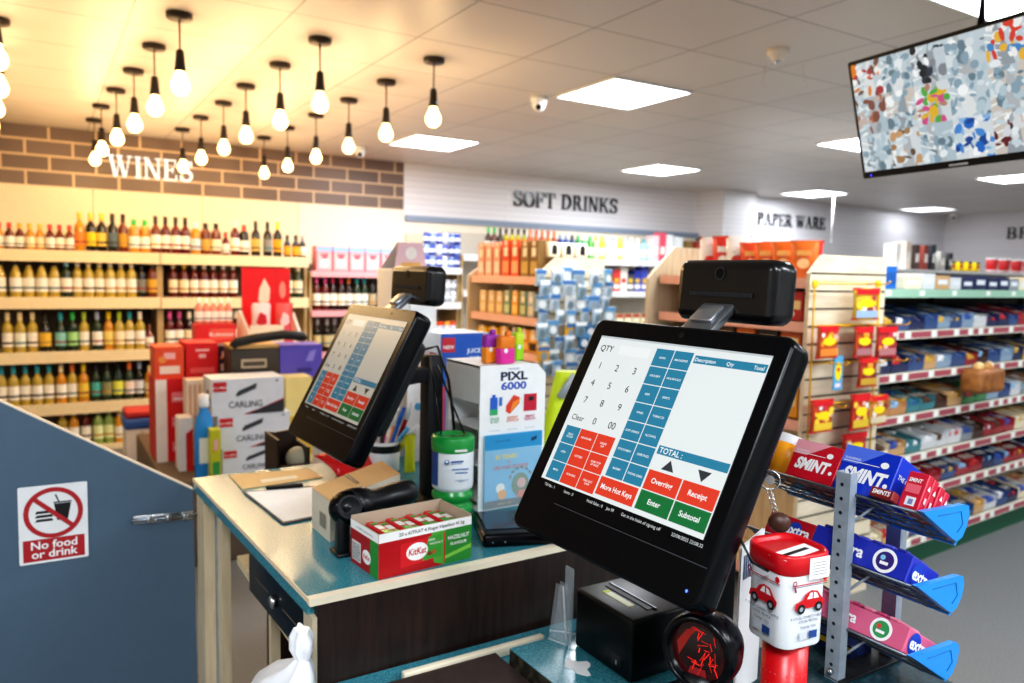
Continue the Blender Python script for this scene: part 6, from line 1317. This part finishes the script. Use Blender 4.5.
# black handled box and purple box
zc = cz[2]
hb0, hb1 = onY(231,350,4.25), onY(280,350,4.25); hz0, hz1 = zc+.002, onY(255,345,4.25).z
t = thing('handled_case', 'grey box with tan top and thick black handle on the promotion', 'case', ((hb0.x+hb1.x)/2,4.33,zt))
g = G(); g.bbox(hb0.x,hb1.x-.002,4.25,4.45,zt+.002,hz1-.02,.006,M('#3a332b',.5)); bd_ = g.build('body', t)
g = G(); g.bbox(hb0.x,hb1.x-.002,4.25,4.45,hz1-.019,hz1,.004,M('#caa468',.5)); g.build('top', t)
g = G(); F = frame((hb0.x,4.25,onY(255,368,4.25).z),(1,0,0),(0,0,1)); w = hb1.x-hb0.x; g.quad(w*.2,w*.72,0,.05,M('#b8a890',.4,.4),F,.001); g.quad(w*.24,w*.68,.012,.036,ink('#4a4238'),F,.002); g.build('latch', bd_)
g = G(); h0, h1 = onY(234,345,4.25), onY(303,337,4.25); g.tube([h0+V((-.01,0,-.01)), h0+V((.01,0,.012)), h0.lerp(h1,.3)+V((0,0,.022)), h0.lerp(h1,.7)+V((0,0,.026)), h1+V((0,0,.005)), h1+V((.012,0,-.015))], [.02,.026,.026,.026,.026,.016], m_blackm, seg=12); g.build('handle', t)
a = onY(281,360,4.2)
pbox('purple_carton', 'purple carton with white print right of the black handled case', 'carton', (280,345,322,378), 4.25, .2, '#5a4fb8', lambda g, F, w, h: (g.quad(w*.4,w*.75,h*.16,h*.3,ink('#3a328a'),F,.001), g.poly([(w*.6,h*.5),(w*.7,h*.8),(w*.86,h*.85),(w*.78,h*.5)], M('#8a82d8',.5), F, .001)), zb=zt+.001)
pbox('dark_pack', 'narrow dark purple pack between red carton and handled case', 'pack', (219,346,229,377), 4.5, .2, '#3a2238', fl_('#d8b8a0'), zb=zt+.001)
# detergent bottles and snack packs left of the beer cases
def jug(px, py0, py1, c, capc, lab, Y=3.95):
    a = onY(px, py1, Y); zz = onY(px, py0, Y).z; zb_ = PL+.001 if py1 > 440 else onY(px, py1, Y).z; h = zz-zb_
    t = thing('detergent_bottle', lab, 'bottle', (a.x,Y+.06,zb_)); X = T(a.x,Y+.06,zb_)
    g = G(); g.lathe([(.04,0),(.046,.01),(.048,h*.55),(.038,h*.72),(.02,h*.82),(.02,h*.86)], M(c,.3), X, 16, sy=.7); b = g.build('body', t)
    g = G(); g.lathe([(.024,h*.85),(.026,h*.87),(.024,h)], M(capc,.35), X, 14); g.build('cap', t)
    g = G(); g.quad(-.03,.03,h*.2,h*.5,M('#f0f0ea',.4),X @ T(0,-.0345,0) @ RX(PI/2)); g.build('label', b)
jug(207,396,470,'#2f8fd8','#e8e8ea','blue detergent bottle with white cap left of the beer cases')
g = G(); 
pbox('snack_pack', 'yellow and green snack pack beside the blue detergent bottle', 'snack pack', (211,430,221,470), 3.9, .08, '#c8c82a', fl_('#3a9a4a'), zb=PL+.001)
pbox('cream_carton', 'cream striped carton behind the blue detergent bottle', 'carton', (187,380,211,470), 4.3, .12, '#efdcc4', lambda g, F, w, h: [g.quad(w*(.1+.2*i),w*(.2+.2*i),h*.55,h*.95,M('#d8a890',.5),F) for i in range(4)], zb=PL+.001)
pbox('white_carton', 'white carton with red corner in front of the tall red stand', 'carton', (179,418,193,470), 4.2, .12, '#f4ece8', lambda g, F, w, h: g.poly([(w*.5,0),(w,0),(w,h*.8),(w*.5,h*.7)], M('#d8241c',.5), F, .001), zb=PL+.001)
a = onY(126,440,5.6); b = onY(158,440,5.6)
t = thing('drinks_crate', 'pale grey crate with blue and red lid before the bottom wine shelf', 'crate', ((a.x+b.x)/2,5.7,0)); zt3 = onY(141,411,5.6).z
g = G(); g.bbox(a.x,b.x,5.6,5.85,0,zt3-.12,.01,M('#e0d8d0',.5)); bd_ = g.build('body', t)
g = G(); g.bbox(a.x-.01,b.x+.01,5.59,5.86,zt3-.119,zt3-.05,.015,M('#3a62b0',.4)); g.build('lid', t)
g = G(); g.bbox(a.x,b.x-.01,5.6,5.85,zt3-.049,zt3,.015,M('#c83a3a',.4)); g.build('red_top', t)
g = G(); F = frame((a.x,5.6,0),(1,0,0),(0,0,1)); w = b.x-a.x; g.quad(w*.5,w*.52,.2,zt3-.13,ink('#8a8078'),F,.001); g.quad(w*.72,w*.86,zt3-.42,zt3-.3,M('#e8b83a',.5),F,.001); g.quad(w*.2,w*.3,zt3-.5,zt3-.45,ink('#7a7068'),F,.001); g.build('marking', bd_)
# dark bin with pale ball at the far counter edge
a, b = onY(277,455,2.2), onY(310,455,2.2); zz = onY(290,439,2.2).z
t = thing('dark_bin', 'dark brown open bin with a cream ball inside at the counter edge', 'bin', ((a.x+b.x)/2,2.27,.5))
g = G(); g.prism([(0,0),(b.x-a.x,0),(b.x-a.x,zz-.5-.03),((b.x-a.x)*.8,zz-.5),((b.x-a.x)*.3,zz-.5-.005),(0,zz-.5)], -.14, -.13, M('#2c1d15',.5), frame((a.x,2.2,.5),(1,0,0),(0,0,1))); g.box(a.x,a.x+.008,2.2,2.33,.5,zz,M('#2c1d15',.5)); g.box(b.x-.008,b.x,2.2,2.33,.5,zz-.03,M('#2c1d15',.5)); g.box(a.x,b.x,2.2,2.33,.49,.5,M('#2c1d15',.5)); g.box(a.x,b.x,2.2,2.207,.5,CT-.02,M('#2c1d15',.5)); g.box(a.x,b.x,2.2,2.33,0,.49,M('#2c1d15',.5)); g.build('panels', t)
q = onY(299,459,2.25); g = G(); g.sphere((q.x,2.262,q.z), .036, M('#d8cdb0',.6), I4, 18, 12); g.box(q.x-.02,q.x+.02,2.25,2.28,.5,q.z-.03,M('#8a7a60',.6)); one(g, 'cream_ball', 'round cream ball resting in the dark bin beyond the counter', 'ball')
LOOK = 'Medium High Contrast'
# ------------------------------------------------------------------ camera, light, view
cd = bpy.data.cameras.new('camera'); co = bpy.data.objects.new('camera', cd); COL.objects.link(co)
cd.sensor_width = 36; cd.lens = FPX*36/1024; cd.clip_start = .02; cd.clip_end = 60
co.matrix_world = Matrix(((RT.x, UP.x, -FW.x, 0), (RT.y, UP.y, -FW.y, 0), (RT.z, UP.z, -FW.z, H), (0,0,0,1)))
cd.dof.use_dof = True; cd.dof.focus_distance = 1.03; cd.dof.aperture_fstop = 5.0
SC.camera = co
w = bpy.data.worlds.new('world'); SC.world = w; w.use_nodes = True
w.node_tree.nodes['Background'].inputs[0].default_value = (.8,.87,1,1); w.node_tree.nodes['Background'].inputs[1].default_value = .3
SC.view_settings.view_transform = 'Standard'; SC.view_settings.look = LOOK; SC.view_settings.exposure = .2
SC.cycles.use_denoising = True
SC.cycles.max_bounces = 6; SC.cycles.caustics_reflective = False; SC.cycles.caustics_refractive = False; SC.cycles.sample_clamp_indirect = 4
